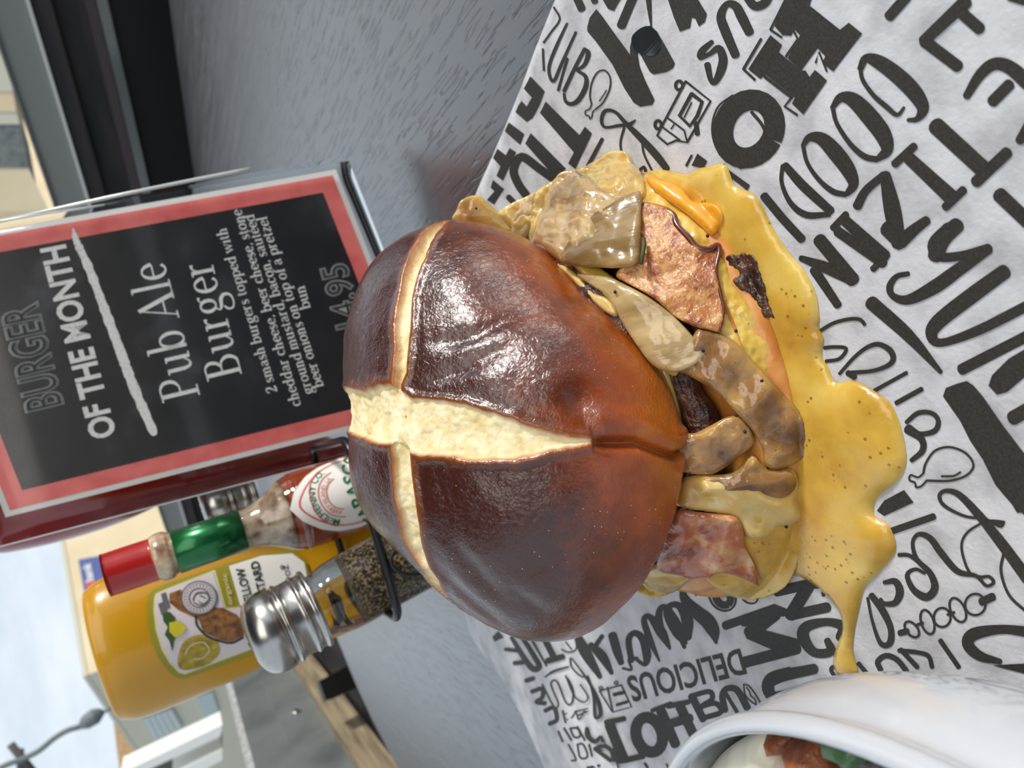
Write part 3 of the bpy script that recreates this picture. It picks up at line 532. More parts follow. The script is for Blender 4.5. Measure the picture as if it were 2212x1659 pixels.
gd = poly_dist(PW, gv[:, 0], gv[:, 1])
hz_ = .0019 * (1 - np.exp(-gd / .0018)) + .0014 * np.clip(gd / .02, 0, 1)
hz_ = hz_ + np.array([.00045 * mn.noise(Vector((x * 60, y * 60, 1))) + .0002 * mn.noise(Vector((x * 180, y * 180, 2))) for x, y in gv]) * np.clip(gd / .004, 0, 1)
def shell(top, bot, faces):
    """closed mesh from matching top and bottom vertex sheets"""
    n = len(top); cnt = {}
    for f in faces:
        for i in range(len(f)):
            a, b = f[i], f[(i + 1) % len(f)]; cnt[(a, b)] = 1
    F = list(faces) + [tuple(i + n for i in f[::-1]) for f in faces]
    for (a, b) in cnt:
        if (b, a) not in cnt: F.append((b, a, a + n, b + n))
    return np.vstack([top, bot]), F
pz = np.array([paper_z(x, y) for x, y in gv])
v, f = shell(np.c_[gv, pz + .0003 + hz_], np.c_[gv, pz + .0002 + 0 * hz_], gf)
pd = mk('cheese_sauce', v, f, M['sauce']); tag(pd, 'melted yellow beer cheese sauce pooled on the printed paper around the burger', 'sauce')

# ------------------------------------------------------------------ burger
bur = thing('burger', (-.012, .225, .001), 'tall burger in a dark glossy pretzel bun with bacon and onions, on printed paper', 'burger')
BP = [-0.0114, 0.2313, 0.0579, 0.2788, -0.521, 0.0469, 0.0639, 0.8514, 0.0, 0.0, 0.0578, 0.1426, 0.0191, 0.0376, -0.0062, 0.0338, -0.0041, -0.021]
def bunsurf(T, Ph):
    C = np.array(BP[:3]); n = np.array([BP[3], BP[4], 1]); n /= np.linalg.norm(n)
    e1 = np.cross([0, 1, 0], n); e1 /= np.linalg.norm(e1); e2 = np.cross(n, e1)
    Rr = BP[6] * (1 + sum(BP[8 + 2 * k] * np.cos((k + 1) * T) + BP[9 + 2 * k] * np.sin((k + 1) * T) for k in range(1, 5)))
    sp = np.sin(Ph); cp = np.cos(Ph); hh = np.where(cp > 0, np.abs(cp) ** BP[7], -.5 * np.abs(cp)) * BP[5]
    return C + (Rr * sp * np.cos(T))[..., None] * e1 + (Rr * sp * np.sin(T))[..., None] * e2 + hh[..., None] * n
NT, NP = 560, 330
Tg, Pg = np.meshgrid(np.linspace(0, 2 * math.pi, NT, endpoint=False), np.radians(np.linspace(.25, 116, NP)))
SB = bunsurf(Tg, Pg)
dT = np.roll(SB, -1, 1) - np.roll(SB, 1, 1); dP = np.gradient(SB, axis=0); NB_ = np.cross(dP, dT); NB_ /= np.linalg.norm(NB_, axis=-1, keepdims=True) + 1e-12
cen = SB.mean((0, 1)); sg_ = np.sign(((SB - cen) * NB_).sum(-1).mean()); NB_ *= sg_
rr = Pg / (math.pi / 2); Ub = rr * np.cos(Tg); Vb = rr * np.sin(Tg)
fl = SB.reshape(-1, 3)
def nz(sc, seed, st=(1, 1, 1)): return np.array([mn.noise(Vector((p[0] * sc * st[0] + seed, p[1] * sc * st[1], p[2] * sc * st[2]))) for p in fl]).reshape(SB.shape[:2])
n1 = nz(28, 1); n2 = nz(90, 5); n3 = nz(300, 9); n4 = nz(650, 14)
ej = .010 * n2 + .006 * n3
mc = np.interp(Vb, [-.608, -.5, -.365, -.24, 0, .16, .5, .9], [-.113, -.105, -.084, -.053, -.005, .012, .075, .11])
mh = np.interp(Vb, [-.62, -.608, -.5, -.365, -.24, 0, .16, .5, .8, .93], [-.03, 0, .022, .052, .072, .076, .080, .085, .05, -.02])
nc = np.interp(Ub, [-.68, -.6, -.52, -.47, -.4, -.3, -.2, -.1, .09, .13, .26, .36, .43, .52, .7, .863], [.06, .06, .035, .052, .047, .026, .017, .013, .011, .004, .02, .035, .04, .042, .072, .114])
nh = np.interp(Ub, [-.72, -.68, -.6, -.5, -.4, -.3, -.2, -.1, 0, .09, .13, .26, .36, .43, .52, .7, .863, .88], [-.02, .005, .03, .032, .042, .042, .038, .034, .02, .008, .018, .026, .022, .024, .028, .03, 0, -.02])
dm = mh - np.abs(Ub - mc) + ej * .8; dn = nh - np.abs(Vb - nc) + ej * .45
de = np.maximum(dm, dn)                                    # >0 inside the split, in disc units
crumb = np.clip(de / .010 + .5, 0, 1)
gold = np.exp(-np.clip(np.abs(de - .001), 0, 9) / .009)
gold = np.maximum(gold, np.exp(-np.clip(np.abs(dn), 0, 9) / .012) * (dn > -.03))
lip = np.exp(-((de + .012) / .014) ** 2)
disp = .0007 * lip - crumb * (.0010 + .0006 * np.clip(de / .05, 0, 1)) + crumb * (.0007 * n2 + .0005 * n3 + .00028 * n4)
# narrow score: one bank stands over the other
disp += np.where((dn > 0) & (dm < 0), -.0012 + .0009 * (Vb - nc) / .03, 0)
# crease running on from the wide split to the rim, with swollen lips
cr = np.interp(Vb, [-.95, -.785, -.66, -.6], [-.215, -.135, -.123, -.115]); inC = np.clip((-.60 - Vb) / .06, 0, 1)
disp += inC * (-.0036 * np.exp(-((Ub - cr) / .016) ** 2) + .0016 * np.exp(-((Ub - cr - .07) / .045) ** 2) + .0006 * np.exp(-((Ub - cr + .06) / .05) ** 2))
# dents and wrinkles
skin = 1 - crumb
def dent(u, v, ru, rv, h, a=0):
    du, dv = Ub - u, Vb - v; c_, s_ = math.cos(a), math.sin(a); return h * np.exp(-((du * c_ + dv * s_) / ru) ** 2 - ((-du * s_ + dv * c_) / rv) ** 2)
disp += skin * (.0016 * n1 + .0004 * n2 * (1 + 0 * n1) + .00010 * n3)
disp += skin * (dent(.02, -.60, .05, .05, -.0016) + dent(.19, -.32, .035, .12, -.0010, .3) + dent(.27, -.22, .03, .10, -.0010, .2) + dent(.14, -.24, .03, .12, -.0009, .1) + dent(.33, -.36, .035, .1, -.0008, .5))
disp += skin * (dent(-.22, -.12, .10, .03, -.0009, .1) + dent(-.45, -.18, .14, .035, -.0013, .5) + dent(-.55, -.30, .14, .04, -.0014, .6) + dent(-.62, -.12, .16, .04, -.0015, .5) + dent(-.42, -.38, .05, .10, -.0012))
rim = np.clip((np.degrees(Pg) - 98) / 14, 0, 1); disp += rim * (.0020 * n2 + .0010 * n3)
SBd = SB + NB_ * disp[..., None]
vb = SBd.reshape(-1, 3); fb = []
for j in range(NP - 1):
    b0, b1 = j * NT, (j + 1) * NT
    for i in range(NT):
        k = i + 1 if i < NT - 1 else 0; fb.append((b0 + i, b0 + k, b1 + k, b1 + i) if sg_ > 0 else (b0 + i, b1 + i, b1 + k, b0 + k))
top_c = SBd[0].mean(0); bot_c = SBd[-1].mean(0)
vb = np.vstack([vb, top_c, bot_c]); nb = len(vb)
for i in range(NT):
    k = (i + 1) % NT; fb.append((i, k, nb - 2)); fb.append(((NP - 1) * NT + k, (NP - 1) * NT + i, nb - 1))
bun = mk('bun_top', vb, fb, None, bur)
def vattr(o, name, arr):
    a = o.data.attributes.new(name, 'FLOAT', 'POINT'); a.data.foreach_set('value', np.ascontiguousarray(arr, dtype=np.float32))
ex = lambda a, t, b: np.r_[a.ravel(), t, b]
bake_shade = np.clip(1.0 - rr * .75 + .20 * n1 - .25 * np.clip(-Vb - .2, 0, 1) + .55 * np.clip(-Ub * .8, 0, .5) + .12 * np.clip(Vb, 0, 1), 0, 1)  # oven browning, plus the side away from the sun darkened in the colour
vattr(bun, 'crumb', ex(crumb, 1, 1)); vattr(bun, 'gold', ex(gold, 0, 0)); vattr(bun, 'bake_shade', ex(bake_shade, 1, 0)); vattr(bun, 'under', ex(rim, 0, 1))
m = mat('pretzel_crust', (.1, .03, .01), .3, coat=.7); m.node_tree.nodes['Principled BSDF'].inputs['Coat Roughness'].default_value = .11
nt = m.node_tree; b = nt.nodes['Principled BSDF']; L = nt.links.new
def at(n): q = nt.nodes.new('ShaderNodeAttribute'); q.attribute_name = n; return q.outputs['Fac']
tc = nt.nodes.new('ShaderNodeTexCoord'); n_ = nn(nt, 'ShaderNodeTexNoise', i_Scale=95.0, i_Detail=6.0, i_Roughness=.6); L(tc.outputs['Object'], n_.inputs['Vector'])
ad = nt.nodes.new('ShaderNodeMath'); ad.operation = 'MULTIPLY_ADD'; ad.inputs[1].default_value = .55; L(n_.outputs['Fac'], ad.inputs[0]); L(at('bake_shade'), ad.inputs[2])
r = nt.nodes.new('ShaderNodeValToRGB'); e = r.color_ramp.elements; e.new(.5); e.new(.75)
for i, (p, c) in enumerate(((.30, srgb(192, 108, 36)), (.54, srgb(156, 72, 22)), (.82, srgb(98, 42, 17)), (1.0, srgb(62, 27, 20)))): e[i].position = p; e[i].color = (*c, 1)
L(ad.outputs[0], r.inputs[0])
def mix(a, c, f):
    x = nt.nodes.new('ShaderNodeMix'); x.data_type = 'RGBA'
    L(f, x.inputs[0]); L(a, x.inputs[6])
    if isinstance(c, tuple): x.inputs[7].default_value = (*c, 1)
    else: L(c, x.inputs[7])
    return x.outputs[2]
n5 = nn(nt, 'ShaderNodeTexNoise', i_Scale=160.0, i_Detail=8.0, i_Roughness=.65); L(tc.outputs['Object'], n5.inputs['Vector'])
r5 = nt.nodes.new('ShaderNodeValToRGB'); e = r5.color_ramp.elements; e[0].position = .35; e[0].color = (*srgb(220, 196, 138), 1); e[1].position = .6; e[1].color = (*srgb(246, 234, 194), 1); L(n5.outputs['Fac'], r5.inputs[0])
c1 = mix(r.outputs[0], srgb(186, 104, 34), at('gold')); c2_ = mix(c1, r5.outputs[0], at('crumb')); c3_ = mix(c2_, srgb(204, 140, 66), at('under'))
# flour and salt specks
vo = nn(nt, 'ShaderNodeTexVoronoi', i_Scale=520.0); L(tc.outputs['Object'], vo.inputs['Vector'])
lt = nt.nodes.new('ShaderNodeMath'); lt.operation = 'LESS_THAN'; lt.inputs[1].default_value = .085; L(vo.outputs['Distance'], lt.inputs[0])
n6 = nn(nt, 'ShaderNodeTexNoise', i_Scale=40.0); L(tc.outputs['Object'], n6.inputs['Vector']); g6 = nt.nodes.new('ShaderNodeMath'); g6.operation = 'GREATER_THAN'; g6.inputs[1].default_value = .52; L(n6.outputs['Fac'], g6.inputs[0])
mu = nt.nodes.new('ShaderNodeMath'); mu.operation = 'MULTIPLY'; L(lt.outputs[0], mu.inputs[0]); L(g6.outputs[0], mu.inputs[1])
L(mix(c3_, srgb(214, 186, 160), mu.outputs[0]), b.inputs['Base Color'])
rg = nt.nodes.new('ShaderNodeMapRange'); rg.inputs[3].default_value = .26; rg.inputs[4].default_value = .85; L(at('crumb'), rg.inputs[0]); L(rg.outputs[0], b.inputs['Roughness'])
cg = nt.nodes.new('ShaderNodeMapRange'); cg.inputs[3].default_value = .62; cg.inputs[4].default_value = 0; L(at('crumb'), cg.inputs[0]); L(cg.outputs[0], b.inputs['Coat Weight'])
n7 = nn(nt, 'ShaderNodeTexNoise', i_Scale=620.0, i_Detail=6.0, i_Distortion=1.2); L(tc.outputs['Object'], n7.inputs['Vector']); bp = nn(nt, 'ShaderNodeBump', i_Strength=.5, i_Distance=.00045); L(n7.outputs['Fac'], bp.inputs['Height'])
L(bp.outputs[0], b.inputs['Normal']); L(bp.outputs[0], b.inputs['Coat Normal'])
bun.data.materials.append(m)

# fillings: a squat rounded body under the bun that the pieces are draped over
FC = np.array([-.015, .225]); FRX, FRY, FH, FP_ = .080, .068, .047, 1.75
def fF(p): return ((abs(p[0] - FC[0]) / FRX) ** 2 + (abs(p[1] - FC[1]) / FRY) ** 2) ** (FP_ / 2) + (max(p[2], 0) / FH) ** FP_
def drape(x, y):
    r = ray(x, y); best = None; t0 = .08; tg = (.0035 - EYE[2]) / r[2] if r[2] < -1e-6 else .6
    ts = np.linspace(t0, min(tg, .5), 70); P = EYE + ts[:, None] * r
    Fv = (((P[:, 0] - FC[0]) / FRX) ** 2 + ((P[:, 1] - FC[1]) / FRY) ** 2) ** (FP_ / 2) + (np.maximum(P[:, 2], 0) / FH) ** FP_
    k = np.argmax(Fv < 1)
    if Fv[k] < 1 and k > 0: w = (Fv[k - 1] - 1) / (Fv[k - 1] - Fv[k]); t = ts[k - 1] + (ts[k] - ts[k - 1]) * w
    else:
        i = int(Fv.argmin()); t = ts[i]
        if 0 < i < 69: a, b_, c = Fv[i - 1:i + 2]; t += .5 * (a - c) / (a - 2 * b_ + c + 1e-12) * (ts[1] - ts[0])
    return EYE + r * t
def piece(name, outline, m, off=0., thick=1.5, bulge=1.0, edge=14., fold=None, nse=(.5, 40), sm=4, step=5., parent=bur, curl=0., surf=drape, label=None, ragged=0.):
    """a slice of food: outline in photo measure, draped on the filling at off mm, thick mm, rounded edges"""
    P = closed_smooth(outline, sm)
    if ragged: P = P + np.array([[ragged * mn.noise(Vector((q[0] * .09, q[1] * .09, 3))), ragged * mn.noise(Vector((q[0] * .09, q[1] * .09, 8)))] for q in P])
    v, f, ob = mesh_poly(P, step); d = poly_dist(ob, v[:, 0], v[:, 1])
    top = []; bot = []; sd = rng.randint(1000)
    for (x, y), dd in zip(v, d):
        p = surf(x, y); n = EYE - p; n /= np.linalg.norm(n)
        g = np.array([(p[0] - FC[0]) / FRX, (p[1] - FC[1]) / FRY, p[2] / FH * .8 + .2]); g /= np.linalg.norm(g); n = n * .55 + g * .45; n /= np.linalg.norm(n)
        e = min(1, dd / edge); h = math.sqrt(max(0, 1 - (1 - e) ** 2))
        hh = off + bulge * h + curl * math.exp(-dd / 10)
        hh += nse[0] * h * (mn.noise(Vector((x / nse[1], y / nse[1], sd))) + .4 * mn.noise(Vector((x / nse[1] * 3, y / nse[1] * 3, sd))))
        if fold: hh += fold[2] * h * math.sin((x * fold[0] + y * fold[1]) * 2 * math.pi + 1.5 * mn.noise(Vector((x / 50, y / 50, sd))))
        top.append(p + n * hh * .001); bot.append(p + n * (off - thick * (.3 + .7 * h)) * .001)
    V, F = shell(np.array(top), np.array(bot), f)
    o = mk(name, V, F, m, parent)
    if label: o['label'] = label
    return o
M['bun_base'] = vary(mat('bun_heel', srgb(196, 122, 52), .4, coat=.35), [srgb(160, 84, 30), srgb(206, 136, 62), srgb(224, 170, 100)], 70, 5, (.3, .5, .72), bump=.2, bscale=300)
M['patty'] = vary(mat('seared_beef', (.05, .02, .012), .35, coat=.6), [srgb(34, 18, 12), srgb(72, 36, 22), srgb(112, 66, 44)], 130, 6, (.32, .5, .72), bump=1., bscale=320, bdist=.002)
M['cheese'] = vary(mat('melted_cheese', srgb(206, 166, 62), .25, coat=.6, sss=.2, ssr=(.006, .004, .001)), [srgb(176, 136, 44), srgb(214, 176, 74), srgb(226, 196, 104)], 60, 5, (.3, .5, .72), bump=.15, bscale=300)
M['cheddar'] = vary(mat('cheddar', srgb(240, 158, 34), .28, coat=.5, sss=.25, ssr=(.008, .004, .001)), [srgb(232, 146, 28), srgb(246, 172, 50)], 60, 3, (.35, .65))
M['onion'] = vary(mat('fried_onion', srgb(176, 150, 92), .22, coat=.9, sss=.35, ssr=(.008, .006, .003)), [srgb(136, 104, 62), srgb(184, 152, 102), srgb(214, 190, 142)], 55, 5, (.3, .5, .72), (1, 1, 1), .35, 260, bdist=.0008, warp=.8)
M['onion_clear'] = vary(mat('clear_onion', srgb(158, 140, 90), .25, coat=.7, sss=.4, ssr=(.008, .006, .003)), [srgb(104, 80, 44), srgb(152, 124, 78), srgb(194, 168, 120)], 90, 5, (.34, .5, .66), (1, .2, .2), .6, 300, bdist=.0006, bstretch=(1, .22, .22))
M['onion_brown'] = vary(mat('browned_onion', srgb(150, 112, 66), .25, coat=.8, sss=.25), [srgb(100, 66, 40), srgb(160, 118, 66), srgb(198, 160, 92)], 70, 5, (.32, .5, .7), bump=.4, bscale=260)
M['glaze'] = vary(mat('cheesy_onion', srgb(222, 196, 120), .16, coat=1., sss=.3, ssr=(.008, .006, .002)), [srgb(172, 128, 74), srgb(216, 182, 106), srgb(232, 208, 142)], 60, 5, (.3, .5, .7), bump=.35, bscale=160, bdist=.0012)
M['bacon'] = vary(mat('bacon', srgb(176, 106, 50), .28, coat=.7, sss=.15), [srgb(140, 68, 26), srgb(186, 120, 58), srgb(210, 160, 96)], 170, 9, (.36, .5, .66), bump=.7, bscale=620, bdist=.001, warp=1.)
M['bacon2'] = vary(mat('bacon_red', srgb(160, 76, 48), .25, coat=.8, sss=.15), [srgb(128, 50, 26), srgb(176, 98, 56), srgb(220, 176, 126)], 60, 6, (.34, .52, .68), bump=.5, bscale=300, bdist=.001, warp=1.)
M['crisp'] = mat('crisp_rind', srgb(92, 34, 16), .25, coat=.9)
for k in ('cheese', 'onion', 'onion_clear', 'onion_brown'): speckle(M[k], 520, .15, srgb(70, 48, 20), .7)
hl = [(.0, .0012), (.055, .0012), (.0685, .0022), (.0712, .0046), (.0700, .0075), (.0655, .0108), (.061, .0150), (.0, .017)]
lathe('bun_bottom', smoothprof(hl, 5), M['bun_base'], bur, seg=96, c=(FC[0], FC[1], 0), sx=1.10, sy=.985, caps=False)
for k, (z, r_) in enumerate(((.016, .056), (.0262, .046))):
    v, f = lathe_vf([(0, z), (r_ * .9, z), (r_, z + .003), (r_ * 1.0, z + .006), (r_ * .93, z + .009), (0, z + .0092)], 120, (FC[0] + .004 * k, FC[1], 0), 1.1, .95, False)
    v = [np.array(p) + np.array([(p[0] - FC[0]), (p[1] - FC[1]), 0]) * .10 * mn.noise(Vector(p) * 90) + np.array([0, 0, .0012 * mn.noise(Vector(p) * 120)]) for p in v]
    mk('beef_patty', v, f, M['patty'], bur)
lathe('cheese_slice', [(0, .0252), (.042, .0252), (.0455, .0245), (.046, .0262), (.042, .0268), (0, .027)], M['cheese'], bur, seg=80, c=(FC[0], FC[1], 0), sx=1.1, caps=False)
J = c5; K = c6
piece('melted_cheese', J([(1150, 200), (1240, 230), (1330, 360), (1480, 480), (1560, 600), (1610, 680), (1660, 800), (1790, 930), (1880, 1040), (1925, 1130), (1905, 1250), (1880, 1400), (1800, 1500), (1650, 1300), (1560, 1100), (1300, 900), (1200, 700), (1100, 400)]), M['cheese'], .2, 2.5, 1.4, 22, None, (1.2, 40))
piece('cheddar_slice', J([(1170, 235), (1290, 265), (1370, 310), (1425, 372), (1530, 385), (1582, 430), (1585, 490), (1530, 555), (1460, 500), (1380, 430), (1260, 345), (1190, 290)]), M['cheddar'], 2.6, 2.5, 2.6, 18, None, (.4, 40))
piece('burnt_edge', J([(1600, 665), (1700, 650), (1765, 668), (1790, 740), (1815, 790), (1830, 860), (1850, 930), (1880, 1020), (1810, 1030), (1760, 930), (1690, 860), (1640, 810), (1665, 760), (1620, 720)]), M['patty'], 1.2, 3., 2.2, 14, None, (1.5, 18), ragged=5)
bac = piece('bacon_rasher', J([(1130, 390), (1230, 392), (1310, 425), (1335, 490), (1400, 560), (1440, 605), (1510, 622), (1560, 598), (1572, 640), (1552, 740), (1580, 880), (1597, 960), (1575, 1085), (1500, 1075), (1430, 1060), (1330, 1010), (1200, 900), (1060, 820), (1000, 780), (1050, 700), (1120, 560)]), M['bacon'], 2.4, 1.6, .8, 10, (.004, .010, .35), (.9, 70), curl=.9)
piece('melted_cheese', J([(470, 560), (600, 600), (720, 690), (900, 860), (1010, 985), (1110, 1120), (1250, 1290), (1330, 1330), (1330, 1220), (1120, 900), (950, 760), (760, 620), (600, 540)]), M['cheese'], .8, 2.5, 1.6, 20)
rindpx = smoothprof(J([(1130, 392), (1230, 394), (1308, 425), (1335, 490), (1400, 560), (1440, 608), (1510, 624), (1560, 600), (1570, 640), (1552, 740), (1580, 880), (1596, 960), (1575, 1080)]), 5)
tube('crisp_rind', [drape(*p) + (EYE - drape(*p)) / np.linalg.norm(EYE - drape(*p)) * .0036 for p in rindpx], np.interp(np.linspace(0, 1, len(rindpx)), [0, .3, .55, .7, 1], [.0008, .0011, .0011, .0006, .0004]), M['crisp'], bac, 8)
piece('onion_slice', J([(1430, 1095), (1480, 1078), (1620, 1120), (1700, 1190), (1800, 1300), (1920, 1430), (1999, 1515)]) + K([(1265, 300), (1270, 420), (1230, 462), (1120, 500), (1062, 470), (1050, 390), (990, 290), (900, 195), (820, 110)]) + J([(1400, 1330), (1340, 1290)]), M['onion_brown'], 2.6, 1.6, 1.8, 18, (.008, .006, .35), (1.2, 60), label='long browned onion slice hanging down the front')
piece('onion_slice', K([(640, 330), (720, 315), (800, 275), (880, 235), (950, 240), (1010, 330), (1000, 385), (920, 450), (820, 520), (730, 527), (640, 505), (610, 430)]), M['onion_brown'], 1.8, 1.6, 1.4, 20, None, (1., 40))
piece('onion_slice', K([(640, 560), (720, 530), (900, 520), (1000, 430), (1080, 500), (1200, 490), (1240, 560), (1250, 650), (1255, 710), (1235, 770), (1160, 802), (1060, 842), (980, 862), (935, 800), (900, 745), (800, 720), (620, 680)]), M['glaze'], 1.6, 2., 3.0, 34, (.005, -.013, 1.1), (.9, 60), label='folded glossy onion coated in cheese')
piece('melted_cheese', [(1430, 1170), (1500, 1228), (1560, 1272), (1622, 1287), (1690, 1262), (1722, 1200), (1732, 1120), (1722, 1040), (1690, 1010), (1640, 1060), (1560, 1150)], M['sauce'], 2.2, 3., 1.0, 26, None, (.6, 50))
piece('onion_slice', K([(740, 545), (880, 528), (960, 480), (1000, 440), (1070, 500), (1180, 498), (1215, 560), (1160, 630), (1050, 640), (930, 615), (820, 590)]), M['onion_brown'], 4.2, 1.5, 1.2, 22, (.004, .02, .5), (.8, 40))
piece('bacon_rasher', K([(630, 690), (720, 700), (830, 712), (915, 725), (950, 790), (955, 860), (995, 940), (1022, 1005), (1028, 1058), (985, 1040), (900, 1005), (830, 995), (790, 1015), (740, 1018), (700, 1025), (640, 1008), (530, 975), (560, 850), (600, 750)]), M['bacon2'], 4.6, 1.6, 1.0, 10, (.010, .004, .5), (1.2, 45), curl=.7, label='darker red bacon end curling to a point at the lower left')
piece('melted_cheese', K([(405, 1115), (450, 1050), (520, 990), (620, 1005), (750, 1020), (845, 1025), (790, 1050), (700, 1060), (640, 1110), (560, 1148), (480, 1152)]), M['cheese'], .6, 3., 2.2, 24)
piece('melted_cheese', J([(75, 460), (100, 400), (118, 355), (170, 325), (225, 322), (262, 350), (300, 385), (350, 430), (420, 530), (300, 530), (180, 500)]), M['glaze'], .5, 2.5, 2.5, 30, (.010, .006, .4), (1., 40))
piece('melted_cheese', J([(330, 420), (420, 360), (560, 290), (640, 235), (690, 190), (770, 178), (860, 140), (950, 82), (1020, 70), (1062, 92), (1082, 140), (1140, 190), (1165, 260), (1150, 360), (1060, 400), (900, 340), (780, 300), (660, 380), (580, 560), (460, 560), (400, 500)]), M['glaze'], .3, 3., 3.2, 36, (.010, .010, .5), (2.0, 36))
piece('onion_slice', J([(425, 520), (440, 450), (500, 370), (555, 322), (568, 380), (555, 460), (525, 545), (480, 580), (430, 560)]), M['onion'], 2.6, 1.2, 1.2, 12, (.02, .004, .3), (.6, 30))
piece('onion_slice', J([(540, 600), (570, 500), (600, 400), (640, 310), (700, 232), (780, 207), (850, 232), (920, 300), (1000, 345), (1100, 345), (1050, 480), (960, 560), (860, 640), (760, 720), (660, 680), (590, 620)]), M['onion'], 3.0, 2., 3.6, 36, (.012, .002, .7), (2.2, 34), label='fat glossy onion curl at the top of the filling')
piece('onion_slice', J([(720, 722), (732, 640), (790, 560), (870, 470), (960, 415), (1050, 365), (1136, 338), (1140, 450), (1138, 560), (1122, 715), (1010, 748), (900, 742), (800, 738)]), M['onion_clear'], 5.2, 1.2, 1.2, 14, (.006, .012, .25), (1., 60), curl=.3, label='squarish translucent onion petal folded over the bacon')
piece('onion_slice', J([(790, 778), (870, 778), (960, 790), (1060, 835), (1180, 900), (1300, 990), (1400, 1090), (1455, 1160), (1488, 1210), (1465, 1250), (1380, 1300), (1290, 1312), (1200, 1270), (1120, 1170), (1030, 1030), (960, 900), (860, 830)]), M['onion_clear'], 3.6, 1.2, 1.3, 16, (.002, .010, .25), (1., 60), label='long translucent onion petal beside the bun rim')
piece('sauce_drip', J([(640, 690), (720, 720), (800, 790), (880, 868), (945, 895), (985, 935), (1002, 1000), (950, 985), (880, 930), (800, 850), (720, 770), (650, 715)]), M['glaze'], 1.2, 1.5, 1.6, 12)
M['herb'] = mat('rosemary', srgb(70, 74, 34), .5)
hb = [drape(*p) + (EYE - drape(*p)) / .2 * .0062 for p in J([(1145, 560), (1148, 600), (1140, 650), (1130, 702)])]; tube('rosemary_needle', hb, .0007, M['herb'], bur, 8)
for k, p in enumerate(J([(865, 450), (985, 860), (690, 360), (1505, 545), (1480, 1190), (1810, 1360), (530, 475), (205, 390), (1665, 1080)]) + K([(970, 315), (1230, 440), (925, 230), (1180, 800), (1050, 540)])):
    q = drape(*p); n = (EYE - q); n /= np.linalg.norm(n); q = q + n * .0062 if p[1] < 700 else q + n * .0046
    v, f = lathe_vf([(.0001, -.0004), (.0005, -.0002), (.0006, 0), (.0003, .0004), (.0001, .0005)], 8, tuple(q)); mk('pepper_fleck', v, f, M['char'], bur)

# ------------------------------------------------------------------ white bowl, lower left of the diners' view
BC = (-.1677, .0951); BR = .0944
bw = thing('serving_bowl', (BC[0], BC[1], .002), 'round white glazed bowl on the paper, in the lower corner beside the cheese sauce', 'bowl')
outp = [(0, .0035), (.045, .0035), (.047, .0022), (.052, .0025), (.060, .006), (.072, .014), (.084, .028), (.0915, .044), (.0925, .056), (.0912, .0625), (.0930, .0655), (BR, .0685), (.0938, .0710), (.0924, .0719), (.0909, .0710), (.0902, .0685), (.0896, .060), (.086, .045), (.074, .026), (.056, .013), (.03, .009), (0, .009)]
lathe('bowl_body', smoothprof(outp, 4), M['white_ceramic'], bw, seg=128, c=(BC[0], BC[1], .0012), caps=False)
def inb(x, y, z): return onz(x, y, z)
cream = mat('soft_cream', srgb(232, 228, 208), .4, coat=.2, sss=.2)
dk = vary(mat('fried_crumb', srgb(120, 62, 32), .5, coat=.3), [srgb(66, 34, 22), srgb(140, 72, 36), srgb(186, 116, 64)], 110, 6, (.3, .5, .7), bump=.8, bscale=400, bdist=.001)
lf = vary(mat('salad_leaf', srgb(70, 104, 66), .4, coat=.3), [srgb(44, 74, 44), srgb(88, 124, 84)], 60, 4, (.3, .7), bump=.4, bscale=150)
dg = vary(mat('dark_filling', srgb(30, 34, 20), .4, coat=.3), [srgb(14, 18, 10), srgb(52, 50, 28)], 90, 5, (.3, .7), bump=.8, bscale=200, bdist=.002)
def lump(name, px, z, h, m, label, cat, sm=4, noise_=.0015, sc=90):
    P = [inb(*q, z)[:2] for q in closed_smooth(px, sm)]
    P = [np.array(q) if np.hypot(q[0] - BC[0], q[1] - BC[1]) < .0882 else np.array(BC) + (np.array(q) - BC) / np.hypot(q[0] - BC[0], q[1] - BC[1]) * .0882 for q in P]
    v, f, ob = mesh_poly([tuple(q) for q in P], .0025); d = poly_dist(ob, v[:, 0], v[:, 1])
    e = np.sqrt(1 - (1 - np.clip(d / .008, 0, 1)) ** 2)
    t = [(x, y, z - .001 + h * k + noise_ * k * (mn.noise(Vector((x * sc, y * sc, 1))) + .5 * mn.noise(Vector((x * sc * 3, y * sc * 3, 2))))) for (x, y), k in zip(v, e)]
    V, F = shell(np.array(t), np.c_[v, np.full(len(v), z - .012)], f); o = mk(name, V, F, m); tag(o, label, cat); return o
X_, Y_ = np.cos(np.linspace(0, 2 * math.pi, 60, endpoint=False)), np.sin(np.linspace(0, 2 * math.pi, 60, endpoint=False))
lathe('dressing', smoothprof([(.0, .060), (.03, .060), (.06, .060), (.0870, .058), (.080, .044), (.05, .018), (0, .016)], 4), dg, None, seg=64, c=(BC[0], BC[1], 0), caps=False)
tag(bpy.data.objects[[o.name for o in bpy.data.objects if o.name.startswith('dressing')][0]], 'dark dressed salad filling the white bowl', 'salad')
lump('sour_cream', cF([(250, 720), (330, 640), (440, 575), (560, 525), (660, 500), (700, 560), (760, 650), (880, 690), (960, 760), (600, 900), (250, 860)]), .0645, .006, cream, 'white creamy sauce dollop just inside the bowl rim', 'sauce')
lump('fried_piece', cF([(680, 505), (740, 502), (800, 515), (830, 590), (800, 640), (740, 620), (700, 580)]), .0650, .007, dk, 'darkest brown fried piece between the white sauce and rim', 'fried food')
lump('fried_piece', cF([(800, 515), (880, 525), (970, 545), (1020, 620), (1080, 690), (1100, 760), (1000, 780), (900, 700), (830, 640), (820, 570)]), .0640, .008, dk, 'crusty orange-brown fried piece between dark piece and green leaf', 'fried food')
